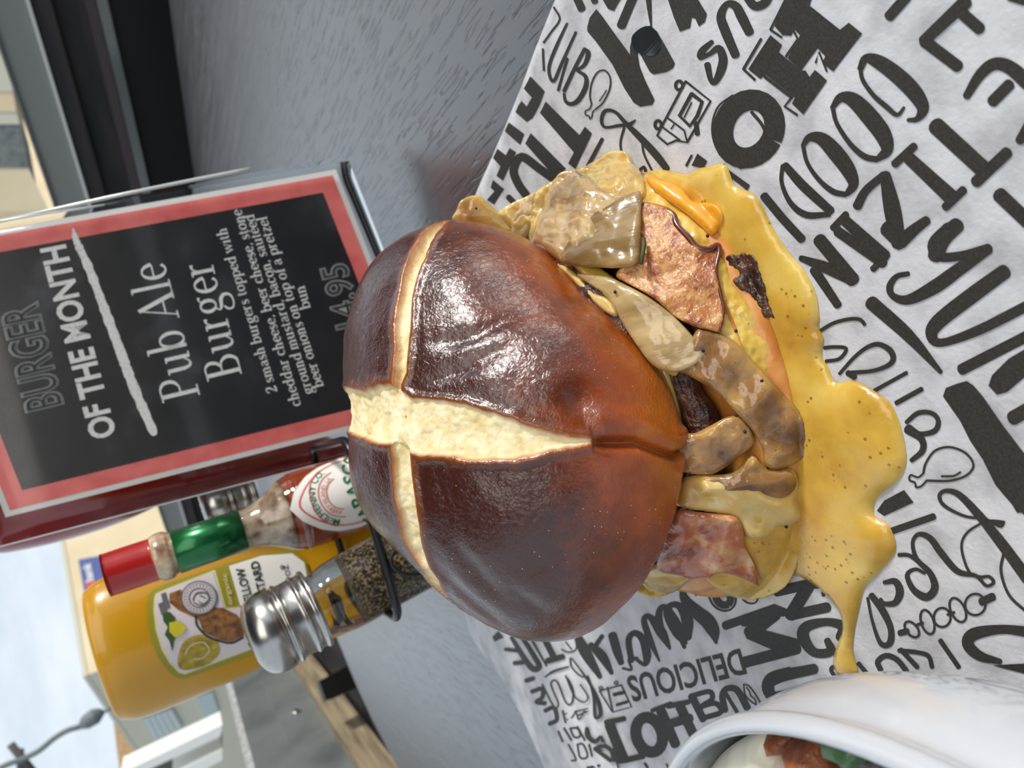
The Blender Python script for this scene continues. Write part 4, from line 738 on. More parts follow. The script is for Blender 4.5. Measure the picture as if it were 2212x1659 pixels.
lump('salad_leaf', cF([(960, 540), (1040, 555), (1120, 580), (1190, 610), (1200, 660), (1180, 740), (1120, 710), (1040, 660), (990, 600)]), .0660, .004, lf, 'pale green leaf lying against the bowl rim', 'leaf', noise_=.003)

# ------------------------------------------------------------------ condiments
def axis_at(px, Y): return ony(*px, Y)
# --- wire caddy
cad = thing('condiment_caddy', (-.03, .42, 0), 'black wire caddy holding the bottles and shakers, behind the burger', 'caddy')
zr = .0868; CX0, CX1, CY0, CY1 = -.0905, -.003, .343, .447
def rrect(x0, x1, y0, y1, z, r=.012, n=5):
    o = []
    for cx, cy, a in ((x1 - r, y0 + r, -90), (x1 - r, y1 - r, 0), (x0 + r, y1 - r, 90), (x0 + r, y0 + r, 180)):
        for k in range(n + 1): A = math.radians(a + 90 * k / n); o.append((cx + r * math.cos(A), cy + r * math.sin(A), z))
    return o
tube('top_rail', rrect(CX0, CX1, CY0, CY1, zr), .0021, M['blackwire'], cad, 10, True)
tube('base_rail', rrect(CX0, CX1, CY0, CY1, .0075), .002, M['blackwire'], cad, 10, True)
for x, y in ((CX0 + .05, CY0), (CX1 - .012, CY0), (CX0 + .05, CY1), (CX1 - .012, CY1)): tube('upright_wire', [(x, y, .0075), (x, y, zr)], .0017, M['blackwire'], cad, 8)
for k in range(4): x = CX0 + .018 + k * .018; tube('floor_wire', [(x, CY0, .0075), (x, CY1, .0075)], .0015, M['blackwire'], cad, 8)
lp = [ony(*p, .341) for p in crop(400, 950, 2.34)([(1060, 560), (1040, 600), (1050, 640), (1090, 672), (1150, 680), (1220, 670)])]
tube('scroll_wire', smoothprof(lp, 5), .0011, M['blackwire'], cad, 8)

# --- pepper shaker
def tilt_mat(base, top): 
    base = Vector(base); z = (Vector(top) - base).normalized(); x = Vector((1, 0, 0)); y = z.cross(x).normalized(); x = y.cross(z)
    return Matrix(((x[0], y[0], z[0], base[0]), (x[1], y[1], z[1], base[1]), (x[2], y[2], z[2], base[2]), (0, 0, 0, 1)))
def xf(vf, Mx): return [tuple(Mx @ Vector(p)) for p in vf[0]], vf[1]
def shaker(name, base, top, label, fill, group, s=1., fl=.5):
    base = np.array(base, float); Hh = np.linalg.norm(np.array(top) - base); t = thing(name, tuple(base), label, 'shaker', group); Mx = tilt_mat(base, top)
    zc_ = Hh - .036 * s
    body = smoothprof([(0, 0), (.0175, 0), (.0200, .003), (.0205, .012), (.0200, Hh * .5), (.0192, zc_ - .012), (.0172, zc_ - .004), (.0168, zc_ + .004), (.0168, zc_ + .010)], 4); body[:, 0] *= s
    v, f = xf(lathe_vf(body, 20, caps=True, pw=2.), Mx); mk('glass_body', v, f, M['glass'], t, True)
    inn = [(0, .003), (.0165 * s, .003), (.0183 * s, .008), (.0183 * s, zc_ * fl), (.0165 * s, zc_ * fl + .003), (0, zc_ * fl + .004)]
    v, f = xf(lathe_vf(inn, 32, caps=False), Mx); mk('seasoning', v, f, fill, t)
    R_ = .0205 * s; cap = [(.0176 * s, zc_), (R_ * .99, zc_), (R_ * 1.03, zc_ + .0015), (R_ * .97, zc_ + .003), (R_ * .97, zc_ + .005), (R_ * 1.03, zc_ + .0065), (R_ * .97, zc_ + .008), (R_ * .96, zc_ + .014 * s), (R_ * 1.0, zc_ + .0152 * s), (R_ * 1.02, zc_ + .0165 * s), (R_ * .96, zc_ + .018 * s), (R_ * 1.02, zc_ + .020 * s), (R_ * 1.04, zc_ + .0235 * s), (R_ * 1.0, zc_ + .028 * s), (R_ * .86, zc_ + .0325 * s), (R_ * .6, zc_ + .0352 * s), (R_ * .3, zc_ + .0360 * s), (0, zc_ + .0362 * s)]
    v, f = xf(lathe_vf(smoothprof(cap, 4), 64, caps=False), Mx); scap = mk('shaker_cap', v, f, M['steel'], t)
    for k in range(14):
        a = k * 2.4; rr_ = .0035 * s * math.sqrt(k) * .75
        p = Mx @ Vector((rr_ * math.cos(a), rr_ * math.sin(a), zc_ + (.0363 - .35 * rr_ * rr_ / .02 * .8) * s)); v, f = lathe_vf([(0, -.0003), (.0007, -.0003), (.0007, .0002), (0, .0002)], 8, tuple(p), caps=False); mk('shaker_hole', v, f, M['char'], scap)
    return t
pepper = mat('ground_pepper', srgb(110, 94, 68), .8)
vary(pepper, [srgb(34, 30, 26), srgb(96, 80, 58), srgb(176, 152, 112)], 700, 3, (.38, .5, .62), bump=1., bscale=900, bdist=.002)
YS = .372
tp = ony(538, 1390, YS); md_ = ony(860, 1218, YS); dz = (tp - md_) / (tp[2] - md_[2]); bs = tp - dz * (tp[2] - .0105)
shaker('pepper_shaker', bs, tp, 'glass pepper shaker with domed steel cap, nearest the burger', pepper, None, .92, .80)
salt = mat('white_salt', srgb(225, 224, 220), .7)
tp2 = ony(435, 1100, .50); shaker('salt_shaker', (tp2[0] + .002, .50, .0105), tp2, 'steel-capped salt shaker mostly hidden behind the thin red sauce bottle', salt, None, .9, .6)

# --- hot sauce bottle
YT = .42; TX = -.0335
hs = thing('hot_sauce_bottle', (TX, YT, .0105), 'thin hot sauce bottle with red cap, green foil neck and white diamond label', 'bottle')
zt = lambda px: ony(*px, YT)[2]
def tx(z): return TX + .000
M['saucered'] = vary(mat('pepper_sauce', srgb(170, 68, 22), .12, coat=1., spec=.6), [srgb(140, 48, 16), srgb(186, 84, 32)], 30, 4, (.3, .7))
M['redcap'] = mat('red_cap', srgb(168, 26, 22), .3, coat=.3)
M['foil'] = mat('green_foil', srgb(16, 96, 50), .28, .6, coat=.3)
M['foam'] = vary(mat('bubbly_neck', srgb(186, 160, 128), .25, coat=.8), [srgb(120, 86, 60), srgb(190, 164, 132), srgb(224, 206, 180)], 140, 4, (.3, .5, .7))
C0 = (TX, YT, 0)
lathe('glass_body', smoothprof([(0, .011), (.019, .011), (.0212, .014), (.0214, .03), (.0214, .100), (.0210, .108), (.0185, .1155), (.0135, .124), (.0108, .132), (.0104, .1365)], 4), M['glass'], hs, seg=64, c=C0)
lathe('sauce_inside', smoothprof([(0, .013), (.018, .013), (.0196, .02), (.0197, .1085), (.0, .1088)], 2), M['saucered'], hs, seg=48, c=C0, caps=False)
lathe('neck', smoothprof([(.006, .112), (.0165, .1125), (.0120, .1225), (.0092, .132), (.0092, .16), (.0105, .1705), (.0122, .1735), (.0118, .1785), (.0090, .181), (0, .181)], 4), M['foam'], hs, seg=40, c=C0, caps=False)
lathe('foil_sleeve', [(.0100, .1365), (.0110, .1365), (.0110, .1500), (.0112, .170), (.0100, .1705)], M['foil'], hs, seg=48, c=C0, caps=False)
lathe('cap', smoothprof([(0, .1795), (.0104, .1795), (.0108, .181), (.0106, .2005), (.0098, .202), (0, .2023)], 3), M['redcap'], hs, seg=48, c=C0, caps=False)
M['lwhite'] = mat('label_white', srgb(236, 234, 228), .4); M['lred'] = mat('label_red', srgb(214, 96, 84), .4); M['lgreen'] = mat('label_green', srgb(16, 112, 66), .4)
a0_ = math.atan2(-YT, -TX) + math.radians(6)    # the label faces the camera
def wrapT(s, z, r=.0218): a = a0_ + s / .0215; return np.array((TX + r * math.cos(a), YT + r * math.sin(a), z))
def wl(name, vf_, m_, r, par=None): v, f = vf_; return mk(name, [wrapT(p[0], p[1], r) for p in v], f, m_, par or hl_, True)
tipz = zt((628, 1077)) + .0045
dia = [(0, tipz), (.008, tipz - .0045), (.016, tipz - .013), (.0215, tipz - .022), (.0245, tipz - .034), (.0215, tipz - .046), (.008, tipz - .062), (0, tipz - .066), (-.008, tipz - .062), (-.0215, tipz - .046), (-.0245, tipz - .034), (-.0215, tipz - .022), (-.016, tipz - .013), (-.008, tipz - .0045)]
v, f, _ = mesh_poly(dia, .002); hl_ = None; hl_ = wl('label', (v, f), M['lwhite'], .02165, hs)
ins = [(p[0] * .84, (p[1] - (tipz - .033)) * .86 + tipz - .033) for p in dia]; wl('label_line', stroke_poly([np.array(p) * 1 for p in ins + ins[:1]], .0008 * 1, 2) if False else (lambda P: ([tuple(q) for a_ in zip(P, [(x * .96, (y - (tipz - .033)) * .965 + tipz - .033) for x, y in P]) for q in a_], [(2 * i, 2 * i + 1, 2 * ((i + 1) % len(P)) + 1, 2 * ((i + 1) % len(P))) for i in range(len(P))]))(closed_smooth(ins, 3).tolist()), M['lred'], .02185)
def arc_text(s, R0, c, a_from, a_to, h, off=.0):
    v, f = text_vf(s, off); x0, x1 = v[:, 0].min(), v[:, 0].max(); u = (v[:, 0] - x0) / (x1 - x0); A = np.radians(a_from + (a_to - a_from) * u); r_ = R0 + v[:, 1] / .69 * h
    return [(c[0] + r_[i] * math.cos(A[i]), c[1] + r_[i] * math.sin(A[i])) for i in range(len(A))], f
cz = tipz - .0285
wl('lettering', arc_text('McILHENNY CO.', .0145, (0, cz), 158, 22, .0034, .008), M['lgreen'], .0220)
def rings(R0, R1, c, n=40, a0=0, a1=360):
    v = []; f = []
    for k in range(n + 1):
        A = math.radians(a0 + (a1 - a0) * k / n); v += [(c[0] + R0 * math.cos(A), c[1] + R0 * math.sin(A)), (c[0] + R1 * math.cos(A), c[1] + R1 * math.sin(A))]
    for k in range(n): f.append((2 * k, 2 * k + 1, 2 * k + 3, 2 * k + 2))
    return v, f
wl('label_line', rings(.0128, .0133, (0, cz), 40, 10, 170), M['lred'], .0220); wl('label_line', rings(.0190, .0196, (0, cz - .002), 40, 28, 152), M['lred'], .0220); wl('label_line', rings(.0086, .0091, (0, cz), 40, 15, 165), M['lred'], .0220)
wl('lettering', arc_text('AVERY ISLAND, LA.', .0096, (0, cz), 160, 20, .0022), M['lred'], .0220)
wl('lettering', arc_text('TABASCO', .032, (0, tipz - .0695), 128, 52, .0075, .012), M['lgreen'], .0221)

# --- squeeze bottles standing on their caps
def ell_hit(cx, cy, a, b_, off=.0):
    a = a + off; b_ = b_ + off
    def fn(x, y):
        r = ray(x, y); ox, oy = EYE[0] - cx, EYE[1] - cy; A = (r[0] / a) ** 2 + (r[1] / b_) ** 2; B = 2 * (ox * r[0] / a ** 2 + oy * r[1] / b_ ** 2); C_ = (ox / a) ** 2 + (oy / b_) ** 2 - 1
        D = B * B - 4 * A * C_; t = (-B - math.sqrt(max(D, 0))) / (2 * A); return EYE + r * t
    return fn
YM = .475; MXc = -.0785; MA, MBb = .0415, .026
ms = thing('mustard_bottle', (MXc, YM, .0105), 'yellow mustard squeeze bottle standing upside down, at the left of the caddy', 'bottle')
M['ylw'] = mat('mustard_plastic', srgb(196, 144, 16), .3, coat=.3, sss=.2, ssr=(.01, .006, .001))
mpz = smoothprof([(0, .0105), (.020, .0105), (.0215, .013), (.0205, .030), (.019, .034)], 3)
lathe('cap', mpz, M['ylw'], ms, seg=48, c=(MXc, YM, 0))
bpz = smoothprof([(r_ * .94, z_) for r_, z_ in [(.0, .034), (.018, .035), (.030, .045), (.0385, .062), (.0420, .080), (.0422, .100), (.0412, .120), (.0415, .138), (.0428, .160), (.0433, .190), (.0427, .208), (.0398, .217), (.0335, .2215), (.0, .2230)]], 5)
lathe('bottle_body', bpz, M['ylw'], ms, seg=96, c=(MXc, YM, 0), sy=.62, caps=False)
eh = lambda k: ell_hit(MXc, YM, .0407, .0253, .0006 + .00022 * k)
mlab = None
def Lb(name, shapes, m_, k): return lay(name, shapes, cM, eh(k), m_, mlab or ms)
def dense(px, step=14.):
    v, f, _ = mesh_poly(px, step); return v, f
M['olive'] = mat('label_olive', srgb(150, 140, 34), .4); M['lpink'] = mat('label_pale', srgb(214, 204, 206), .4); M['bread'] = vary(mat('printed_bread', srgb(128, 84, 44), .5), [srgb(96, 58, 28), srgb(158, 108, 60)], 300, 4, (.35, .65)); M['lgrey'] = mat('label_grey', srgb(96, 98, 102), .4)
M['lmust'] = vary(mat('printed_mustard', srgb(176, 150, 40), .4), [srgb(140, 118, 30), srgb(190, 166, 60)], 160, 3, (.35, .65)); M['lleaf'] = mat('printed_leaf', srgb(52, 84, 36), .5); M['lyel'] = mat('printed_flower', srgb(204, 188, 40), .5); M['lcream'] = mat('label_cream', srgb(208, 204, 160), .4)
mlab = Lb('label', [dense([(400, 972), (500, 930), (780, 842), (900, 800), (1150, 735), (1300, 715), (1390, 790), (1420, 900), (1300, 1150), (1040, 1400), (820, 1480), (590, 1557), (540, 1548), (480, 1490), (430, 1420), (385, 1320), (358, 1200), (350, 1080), (365, 1010)])], M['olive'], 0)
Lb('label_panel', [dense([(412, 1000), (500, 962), (790, 848), (800, 850), (870, 1095), (960, 1085), (1100, 1340), (1020, 1372), (600, 1530), (560, 1518), (500, 1455), (450, 1370), (410, 1240), (396, 1110), (400, 1030)])], M['lcream'], 1)
Lb('label_panel', [dense([(422, 1008), (500, 972), (785, 862), (858, 1105), (960, 1095), (1080, 1340), (600, 1520), (568, 1508), (512, 1448), (462, 1362), (422, 1236), (408, 1110), (412, 1040)])], M['lpink'], 2)
Lb('label_panel', [dense([(888, 822), (1100, 755), (1300, 740), (1380, 800), (1400, 900), (1300, 1010), (1010, 1120), (960, 1075)])], M['lwhite'], 2)
Lb('label_picture', [dense([(500, 1000), (575, 975), (640, 1060), (750, 1090), (850, 1095), (940, 1140), (990, 1200), (985, 1280), (900, 1318), (820, 1300), (720, 1250), (690, 1170), (560, 1110), (500, 1060)])], M['bread'], 3)
Lb('label_picture', [stroke_poly([(672, 1150), (680, 1210), (740, 1275), (820, 1310), (905, 1325), (980, 1290)], 12)], M['char'], 4)
Lb('label_picture', [dense(closed_smooth([(560, 1400), (600, 1310), (700, 1270), (800, 1300), (830, 1380), (760, 1460), (620, 1500), (560, 1480)], 3))], M['lmust'], 3)
Lb('label_picture', [stroke_poly([(600, 1400), (640, 1340), (720, 1320), (760, 1370), (720, 1420), (660, 1430)], 8)], M['lcream'], 4)
Lb('label_picture', [fill_poly([(455, 1130), (500, 1120), (540, 1160), (520, 1200), (560, 1260), (530, 1310), (520, 1385), (500, 1310), (470, 1270), (490, 1220), (460, 1180)])], M['lleaf'], 4)
Lb('label_picture', [fill_poly([(500, 1190), (560, 1180), (610, 1220), (590, 1260), (540, 1290), (500, 1250)])], M['lyel'], 5)
Lb('label_picture', [fill_poly([(445, 1005), (475, 992), (505, 1090), (470, 1110)]), fill_poly([(425, 1070), (462, 1055), (485, 1125), (450, 1145)])], M['lgrey'], 4)
Lb('seal', [dense(closed_smooth([(695 + 118 * math.cos(a), 1030 + 112 * math.sin(a)) for a in np.linspace(0, 2 * math.pi, 16, endpoint=False)], 2))], M['lgrey'], 5)
Lb('seal', [dense(closed_smooth([(695 + 109 * math.cos(a), 1030 + 103 * math.sin(a)) for a in np.linspace(0, 2 * math.pi, 16, endpoint=False)], 2))], M['lpink'], 6)
Lb('seal', [ring((695, 1030), 100, 95, 3), ring((695, 1030), 66, 62, 8), stroke_poly([(650, 1040), (680, 1000), (740, 1000), (760, 1040), (720, 1070), (690, 1050)], [4, 14, 10, 16, 10, 4]), stroke_poly([(660, 1060), (690, 1075), (730, 1078)], 8), stroke_poly([(665, 1010), (655, 1050)], 8), stroke_poly([(700, 1015), (735, 1030)], 8)] + [stroke_poly([(695 + 78 * math.cos(a), 1030 + 74 * math.sin(a)), (695 + 90 * math.cos(a), 1030 + 86 * math.sin(a))], 5) for a in np.linspace(0, 6.28, 26)], M['lgrey'], 7)
Lb('lettering', [px_text('YELLOW', (1053, 1085), (985, 828), (-52, 14), .02), px_text('MUSTARD', (1160, 1090), (1078, 785), (-52, 14), .02), px_text('OZ', (1290, 885), (1270, 810), (-30, 8), .01), ring((1235, 830), 9, 12, 6)], M['char'], 4)
Lb('lettering', [px_text('organic', (912, 1070), (872, 868), (-30, 8), .01)], M['lcream'], 4)

YK = .55; KX = .034
kt = thing('ketchup_bottle', (KX, YK, .0105), 'red ketchup squeeze bottle standing upside down behind the burger menu card', 'bottle')
M['kred'] = mat('ketchup_red', srgb(138, 12, 12), .16, coat=.8, sss=.1)
lathe('cap', smoothprof([(0, .0105), (.021, .0105), (.0225, .013), (.021, .030), (.02, .034)], 3), M['char'], kt, seg=48, c=(KX, YK, 0))
kp = smoothprof([(r_ * 1.1, z_) for r_, z_ in [(.0, .034), (.019, .035), (.027, .055), (.032, .080), (.034, .110), (.035, .135), (.0375, .158), (.0415, .180), (.0440, .200), (.0445, .225), (.043, .25), (.0395, .268), (.030, .274), (0, .276)]], 5)
lathe('bottle_body', kp, M['kred'], kt, seg=96, c=(KX, YK, 0), sy=.66, caps=False)

# ------------------------------------------------------------------ menu card in its clear holder
q4 = [(14, 1117), (-217, 537), (725, 368), (930, 886)]; tt = np.array([.8927, .8914, .9987, 1.]) * .4425
CQ = [EYE + ray(*p) * t_ for p, t_ in zip(q4, tt)]
U1 = CQ[1] - CQ[0]; V1 = CQ[3] - CQ[0]; NC = np.cross(U1, V1); NC /= np.linalg.norm(NC)
if (EYE - CQ[0]) @ NC < 0: NC = -NC
wU, wV = np.linalg.norm(U1), np.linalg.norm(V1)
def cuv(u, v, h=0.): return CQ[0] + U1 * u + V1 * v + NC * h
mc_ = thing('menu_card', tuple(cuv(.5, 1)), 'black and salmon-bordered burger of the month card in a clear sleeve, leaning on the caddy', 'menu')
def frame(i0, i1, h, m_, name):
    a, b = i0 / wU, i0 / wV; c, d = i1 / wU, i1 / wV
    P = [(a, b), (1 - a, b), (1 - a, 1 - b), (a, 1 - b), (c, d), (1 - c, d), (1 - c, 1 - d), (c, 1 - d)]
    mk(name, [cuv(*p, h) for p in P], [(0, 1, 5, 4), (1, 2, 6, 5), (2, 3, 7, 6), (3, 0, 4, 7)], m_, card_, False)
card_ = slabpoly('card', [cuv(0, 0), cuv(1, 0), cuv(1, 1), cuv(0, 1)], -NC * .0008, M['card_white'], mc_)
frame(.0030, .0125, .0002, M['card_red'], 'salmon_border')
i_ = .0120; slabpoly('black_panel', [cuv(i_ / wU, i_ / wV, .0002), cuv(1 - i_ / wU, i_ / wV, .0002), cuv(1 - i_ / wU, 1 - i_ / wV, .0002), cuv(i_ / wU, 1 - i_ / wV, .0002)], NC * .0002, M['card_black'], card_)
cpl = [onpl(CQ[0] + NC * (.0006 + .0002 * k), NC) for k in range(8)]
def ctext(name, s, p0, p1, up, off, m_, k=0, vf_=None, w0=None):
    a, b = cpl[k](*c2([p0])[0]), cpl[k](*c2([p1])[0]); c = cpl[k](*c2([(p0[0] + up[0], p0[1] + up[1])])[0])
    v, f = vf_ if vf_ else text_vf(s, off); v = np.array(v); x0, x1 = w0 if w0 else (v[:, 0].min(), v[:, 0].max())
    cap = .69 if vf_ is None else .7
    mk(name, [a + (b - a) * ((x - x0) / (x1 - x0)) + (c - a) * (y / cap) for x, y in v], f, m_, card_, False)
def outlined(s, p0, p1, up):
    v, f = text_vf(s, 0.0); w0 = (v[:, 0].min(), v[:, 0].max())
    for k, (o_, m_) in enumerate(((.036, M['chalk_grey']), (.020, M['cardinner']), (.002, M['chalk_grey']), (-.010, M['cardinner']))): ctext('outline_lettering', s, p0, p1, up, o_, m_, k, None, w0)
outlined('BURGER', (280, 1082), (163, 632), (-160, 38)); outlined('14.95', (1622, 722), (1548, 452), (-112, 28))
ctext('lettering', 'OF THE MONTH', (520, 1222), (290, 368), (-108, 27), .03, M['chalk'])
bp_ = smoothprof([(328, 300), (345, 360), (400, 480), (480, 690), (540, 850), (600, 1010), (690, 1215)], 12)
wv = np.interp(np.linspace(0, 1, len(bp_)), [0, .1, .3, .6, .9, 1], [6, 24, 38, 42, 44, 34]) + rng.uniform(-7, 7, len(bp_))
lay('chalk_stroke', [stroke_poly(bp_, wv, 1)], c2, cpl[0], M['chalk'], card_)
# a small roman alphabet with thick and thin strokes
TKK, TNN = .085, .030
def arcs(cx, cy, rx, ry, a0, a1, n=14):
    A = np.radians(np.linspace(a0, a1, n)); return np.c_[cx + rx * np.cos(A), cy + ry * np.sin(A)], TNN + (TKK - TNN) * np.abs(np.cos(A)) ** 1.3
def st(x, y0, y1, w=TKK): return ([(x, y0), (x, y1)], w)
def sf(x, y, w=.11): return ([(x - w, y), (x + w, y)], TNN)
def glyph(c):
    X = .48
    if c == 'o': return .50, [arcs(.25, .24, .175, .225, 0, 360, 24)]
    if c in 'ce': return .44, [arcs(.24, .24, .165, .225, 5 if c == 'e' else 45, 315, 20)] + ([([(.08, .26), (.39, .26)], TNN)] if c == 'e' else [([(.36, .40), (.37, .38)], .08)])
    if c == 'é': return .44, [arcs(.24, .24, .165, .225, 5, 315, 20), ([(.08, .26), (.39, .26)], TNN), ([(.22, .55), (.32, .68)], .045)]
    if c == 'b': return .52, [st(.12, 0, .74), ([(.03, .73), (.12, .73)], TNN), arcs(.29, .24, .165, .225, 0, 360, 24)]
    if c == 'd': return .54, [st(.42, 0, .74), ([(.33, .73), (.42, .73)], TNN), ([(.42, .01), (.52, .01)], TNN), arcs(.25, .24, .165, .225, 0, 360, 24)]
    if c == 'p': return .52, [st(.12, -.22, .46), ([(.03, .45), (.12, .45)], TNN), sf(.12, -.22), arcs(.29, .24, .165, .225, 0, 360, 24)]
    if c in 'hnm':
        s = [st(.12, 0, .74 if c == 'h' else .46), ([(.03, .73 if c == 'h' else .45), (.12, .73 if c == 'h' else .45)], TNN), sf(.12, .01), ([(.13, .33), (.22, .44), (.31, .44), (.38, .32)], [.03, .035, .05, .08]), st(.38, 0, .34), sf(.38, .01)]
        if c == 'm': s += [([(.39, .33), (.48, .44), (.57, .44), (.64, .32)], [.03, .035, .05, .08]), st(.64, 0, .34), sf(.64, .01)]
        return (.78 if c == 'm' else .53), s
    if c == 'u': return .54, [st(.12, .14, .46), ([(.03, .45), (.12, .45)], TNN), ([(.12, .15), (.16, .04), (.26, .02), (.37, .12)], [.08, .06, .035, .03]), st(.40, 0, .46), ([(.31, .45), (.40, .45)], TNN), ([(.40, .01), (.50, .01)], TNN)]
    if c == 'l': return .26, [st(.13, 0, .74), ([(.04, .73), (.13, .73)], TNN), sf(.13, .01)]
    if c == 'i': return .26, [st(.13, 0, .46), ([(.04, .45), (.13, .45)], TNN), sf(.13, .01), ([(.13, .62), (.131, .63)], .09)]
    if c == 'r': return .40, [st(.12, 0, .46), ([(.03, .45), (.12, .45)], TNN), sf(.12, .01), ([(.14, .32), (.22, .43), (.32, .43)], [.03, .035, .07])]
    if c == 't': return .32, [([(.14, .60), (.14, .12), (.19, .03), (.28, .05)], [.05, .08, .05, .03]), ([(.03, .45), (.28, .45)], TNN)]
    if c == 'f': return .32, [([(.33, .68), (.26, .73), (.17, .66), (.15, .5)], [.07, .035, .05, .08]), st(.15, 0, .5), sf(.15, .01), ([(.04, .45), (.29, .45)], TNN)]
    if c == 's': return .38, [([(.32, .38), (.22, .455), (.10, .40), (.12, .29), (.26, .21), (.32, .12), (.24, .02), (.12, .02), (.06, .11)], [.035, .03, .055, .075, .085, .065, .035, .03, .035])]
    if c == 'a': return .48, [([(.09, .37), (.19, .455), (.31, .41), (.34, .30)], [.06, .03, .05, .08]), st(.34, .06, .32), ([(.34, .07), (.40, .01), (.46, .04)], [.06, .035, .03]), ([(.33, .26), (.18, .24), (.08, .14), (.14, .03), (.24, .03), (.33, .10)], [.03, .04, .07, .05, .03, .03])]
    if c == 'g': return .50, [arcs(.22, .30, .135, .155, 0, 360, 20), ([(.33, .42), (.40, .47), (.46, .45)], [.03, .03, .06]), ([(.14, .17), (.08, .09), (.16, .04), (.32, .02), (.42, -.06), (.38, -.18), (.22, -.22), (.07, -.18), (.06, -.08), (.15, -.01)], [.03, .04, .06, .075, .075, .05, .03, .04, .05, .03])]
    if c == 'w': return .70, [([(.07, .45), (.22, 0)], [.08, .06]), ([(.22, 0), (.36, .44)], .03), ([(.34, .45), (.49, 0)], [.08, .06]), ([(.49, 0), (.63, .44)], .03), sf(.09, .45, .08), sf(.62, .45, .07)]
    if c == 'z': return .44, [([(.07, .42), (.07, .45), (.36, .45)], TNN), ([(.35, .44), (.08, .02)], .08), ([(.07, .01), (.37, .01), (.39, .10)], TNN)]
    if c == 'P': return .60, [st(.16, 0, .70, .095), ([(.04, .69), (.3, .69)], TNN), sf(.16, .01, .13), ([(.18, .69), (.34, .69), (.47, .60), (.47, .44), (.34, .34), (.18, .34)], [.03, .035, .08, .08, .035, .03])]
    if c == 'B': return .64, [st(.16, 0, .70, .095), ([(.04, .69), (.3, .69)], TNN), ([(.04, .01), (.3, .01)], TNN), ([(.18, .69), (.33, .69), (.44, .60), (.42, .45), (.30, .37), (.18, .37)], [.03, .035, .075, .075, .035, .03]), ([(.3, .37), (.45, .33), (.53, .19), (.45, .04), (.32, .01), (.18, .01)], [.03, .05, .09, .06, .035, .03])]
    if c == 'A': return .70, [([(.09, 0), (.34, .70)], .03), ([(.33, .70), (.59, 0)], .095), ([(.17, .22), (.51, .22)], TNN), sf(.09, .01, .09), sf(.59, .01, .11)]
    if c == '2': return .48, [([(.08, .52), (.12, .64), (.25, .69), (.38, .60), (.36, .42), (.20, .20), (.07, .03)], [.08, .05, .035, .08, .08, .05, .03]), ([(.06, .04), (.40, .04), (.43, .14)], [.08, .08, .03])]
    if c == ',': return .22, [([(.10, .05), (.12, 0), (.06, -.10)], [.09, .07, .02])]
    return .24, []
def roman(s, bold=1.):
    x = 0; V = []; F = []
    for c in s:
        adv, strokes = glyph(c)
        for pts, w in strokes:
            pts = np.array(pts, float); w = np.array(w) * bold if hasattr(w, '__len__') else w * bold
            P = smoothprof(np.c_[pts, w], 3) if (hasattr(w, '__len__') and 2 < len(pts) < 14) else np.c_[pts, np.broadcast_to(w, (len(pts),))]
            T = np.gradient(P[:, :2], axis=0); T /= np.linalg.norm(T, axis=1)[:, None] + 1e-9; Nn = np.c_[-T[:, 1], T[:, 0]] * P[:, 2:3] / 2; b = len(V)
            for i in range(len(P)): V += [(P[i, 0] + x + Nn[i, 0], P[i, 1] + Nn[i, 1]), (P[i, 0] + x - Nn[i, 0], P[i, 1] - Nn[i, 1])]
            F += [(b + 2 * i, b + 2 * i + 1, b + 2 * i + 3, b + 2 * i + 2) for i in range(len(P) - 1)]
        x += adv
    return V, F, (0, x)
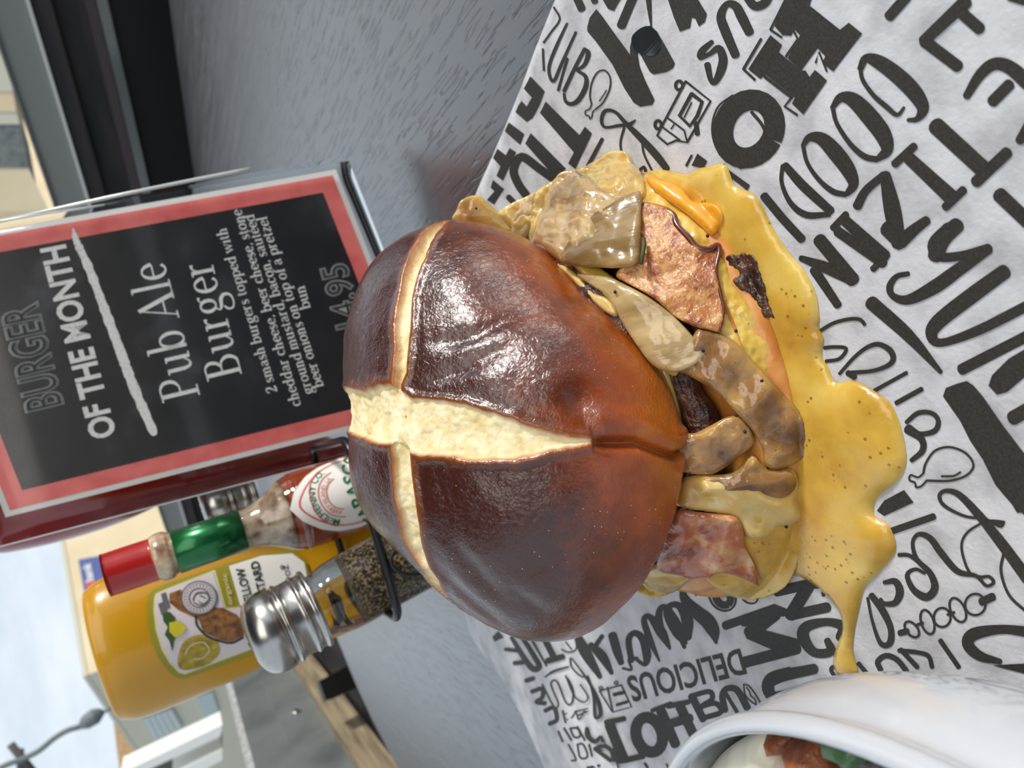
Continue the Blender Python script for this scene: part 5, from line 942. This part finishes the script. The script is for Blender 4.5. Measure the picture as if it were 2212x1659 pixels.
for s, p0, p1, up, k in (('Pub Ale', (897, 1048), (735, 440), (-165, 40), 1.), ('Burger', (1085, 955), (945, 430), (-152, 37), 1.),
    ('2 smash burgers topped with', (1243, 1030), (1012, 292), (-46, 11), 1.35), ('cheddar cheese, beer cheese, stone', (1350, 1090), (1080, 210), (-46, 11), 1.35), ('ground mustard, bacon, sautéed', (1405, 1035), (1135, 232), (-46, 11), 1.35), ('beer onions on top of a pretzel', (1452, 1005), (1193, 242), (-46, 11), 1.35), ('bun', (1393, 655), (1362, 550), (-46, 11), 1.35)):
    V, F, w0 = roman(s, k); ctext('lettering', s, p0, p1, up, 0, M['chalk'], 0, (V, F), w0)
# clear sleeve
e = .009
def sheet(u0, v0, u1, v1, h, bow, th=.0007, n=14):
    v = []; 
    for k in range(2):
        for j in range(n + 1):
            for i in range(n + 1):
                u = u0 + (u1 - u0) * i / n; w = v0 + (v1 - v0) * j / n
                v.append(cuv(u, w, h + bow * (1 - j / n) ** 2 * (.4 + .6 * i / n) + (th if k else 0)))
    f = []; s = (n + 1) ** 2
    for j in range(n):
        for i in range(n):
            a = j * (n + 1) + i; f += [(a, a + 1, a + n + 2, a + n + 1), (s + a, s + a + n + 1, s + a + n + 2, s + a + 1)]
    for i in range(n):
        f += [(i, s + i, s + i + 1, i + 1)]; a = n * (n + 1) + i; f += [(a, a + 1, s + a + 1, s + a)]
        a = i * (n + 1); f += [(a, a + n + 1, s + a + n + 1, s + a)]; a += n; f += [(a, s + a, s + a + n + 1, a + n + 1)]
    return v, f
eu, ev = e / wU, e / wV
v, f = sheet(-eu * 1.6, -ev, 1 + eu * .35, 1 + ev, .0030, .0); mk('clear_sleeve', v, f, M['plastic'], mc_)
v, f = sheet(-eu * 1.2, -ev, 1 + eu * 1.0, 1 + ev, -.004, -.022); mk('clear_sleeve', v, f, M['plastic'], mc_)
M['edge'] = mat('sleeve_edge_glint', srgb(220, 226, 226), .15, coat=1., alpha=.8)  # whitish colour paints the highlights along the clear sleeve's edges
ed = [cuv(1 + eu * 1.3, w, -.004 - .022 * (1 - w) ** 2) for w in np.linspace(-.05, .80, 14)]
tube('sleeve_edge_glint', ed, .0011, M['edge'], mc_, 8)
ed = [cuv(1 + eu * .35 + .004 * math.sin(w * 9), w, .001 + .003 * math.sin(w * 5)) for w in np.linspace(-.05, .45, 10)]
tube('sleeve_edge_glint', ed, .0006, M['edge'], mc_, 8)
ed = [cuv(-eu * 1.6, w, .0034) for w in np.linspace(-.05, .98, 10)]; tube('sleeve_edge_glint', ed, .0004, M['edge'], mc_, 6)
bm_.free()
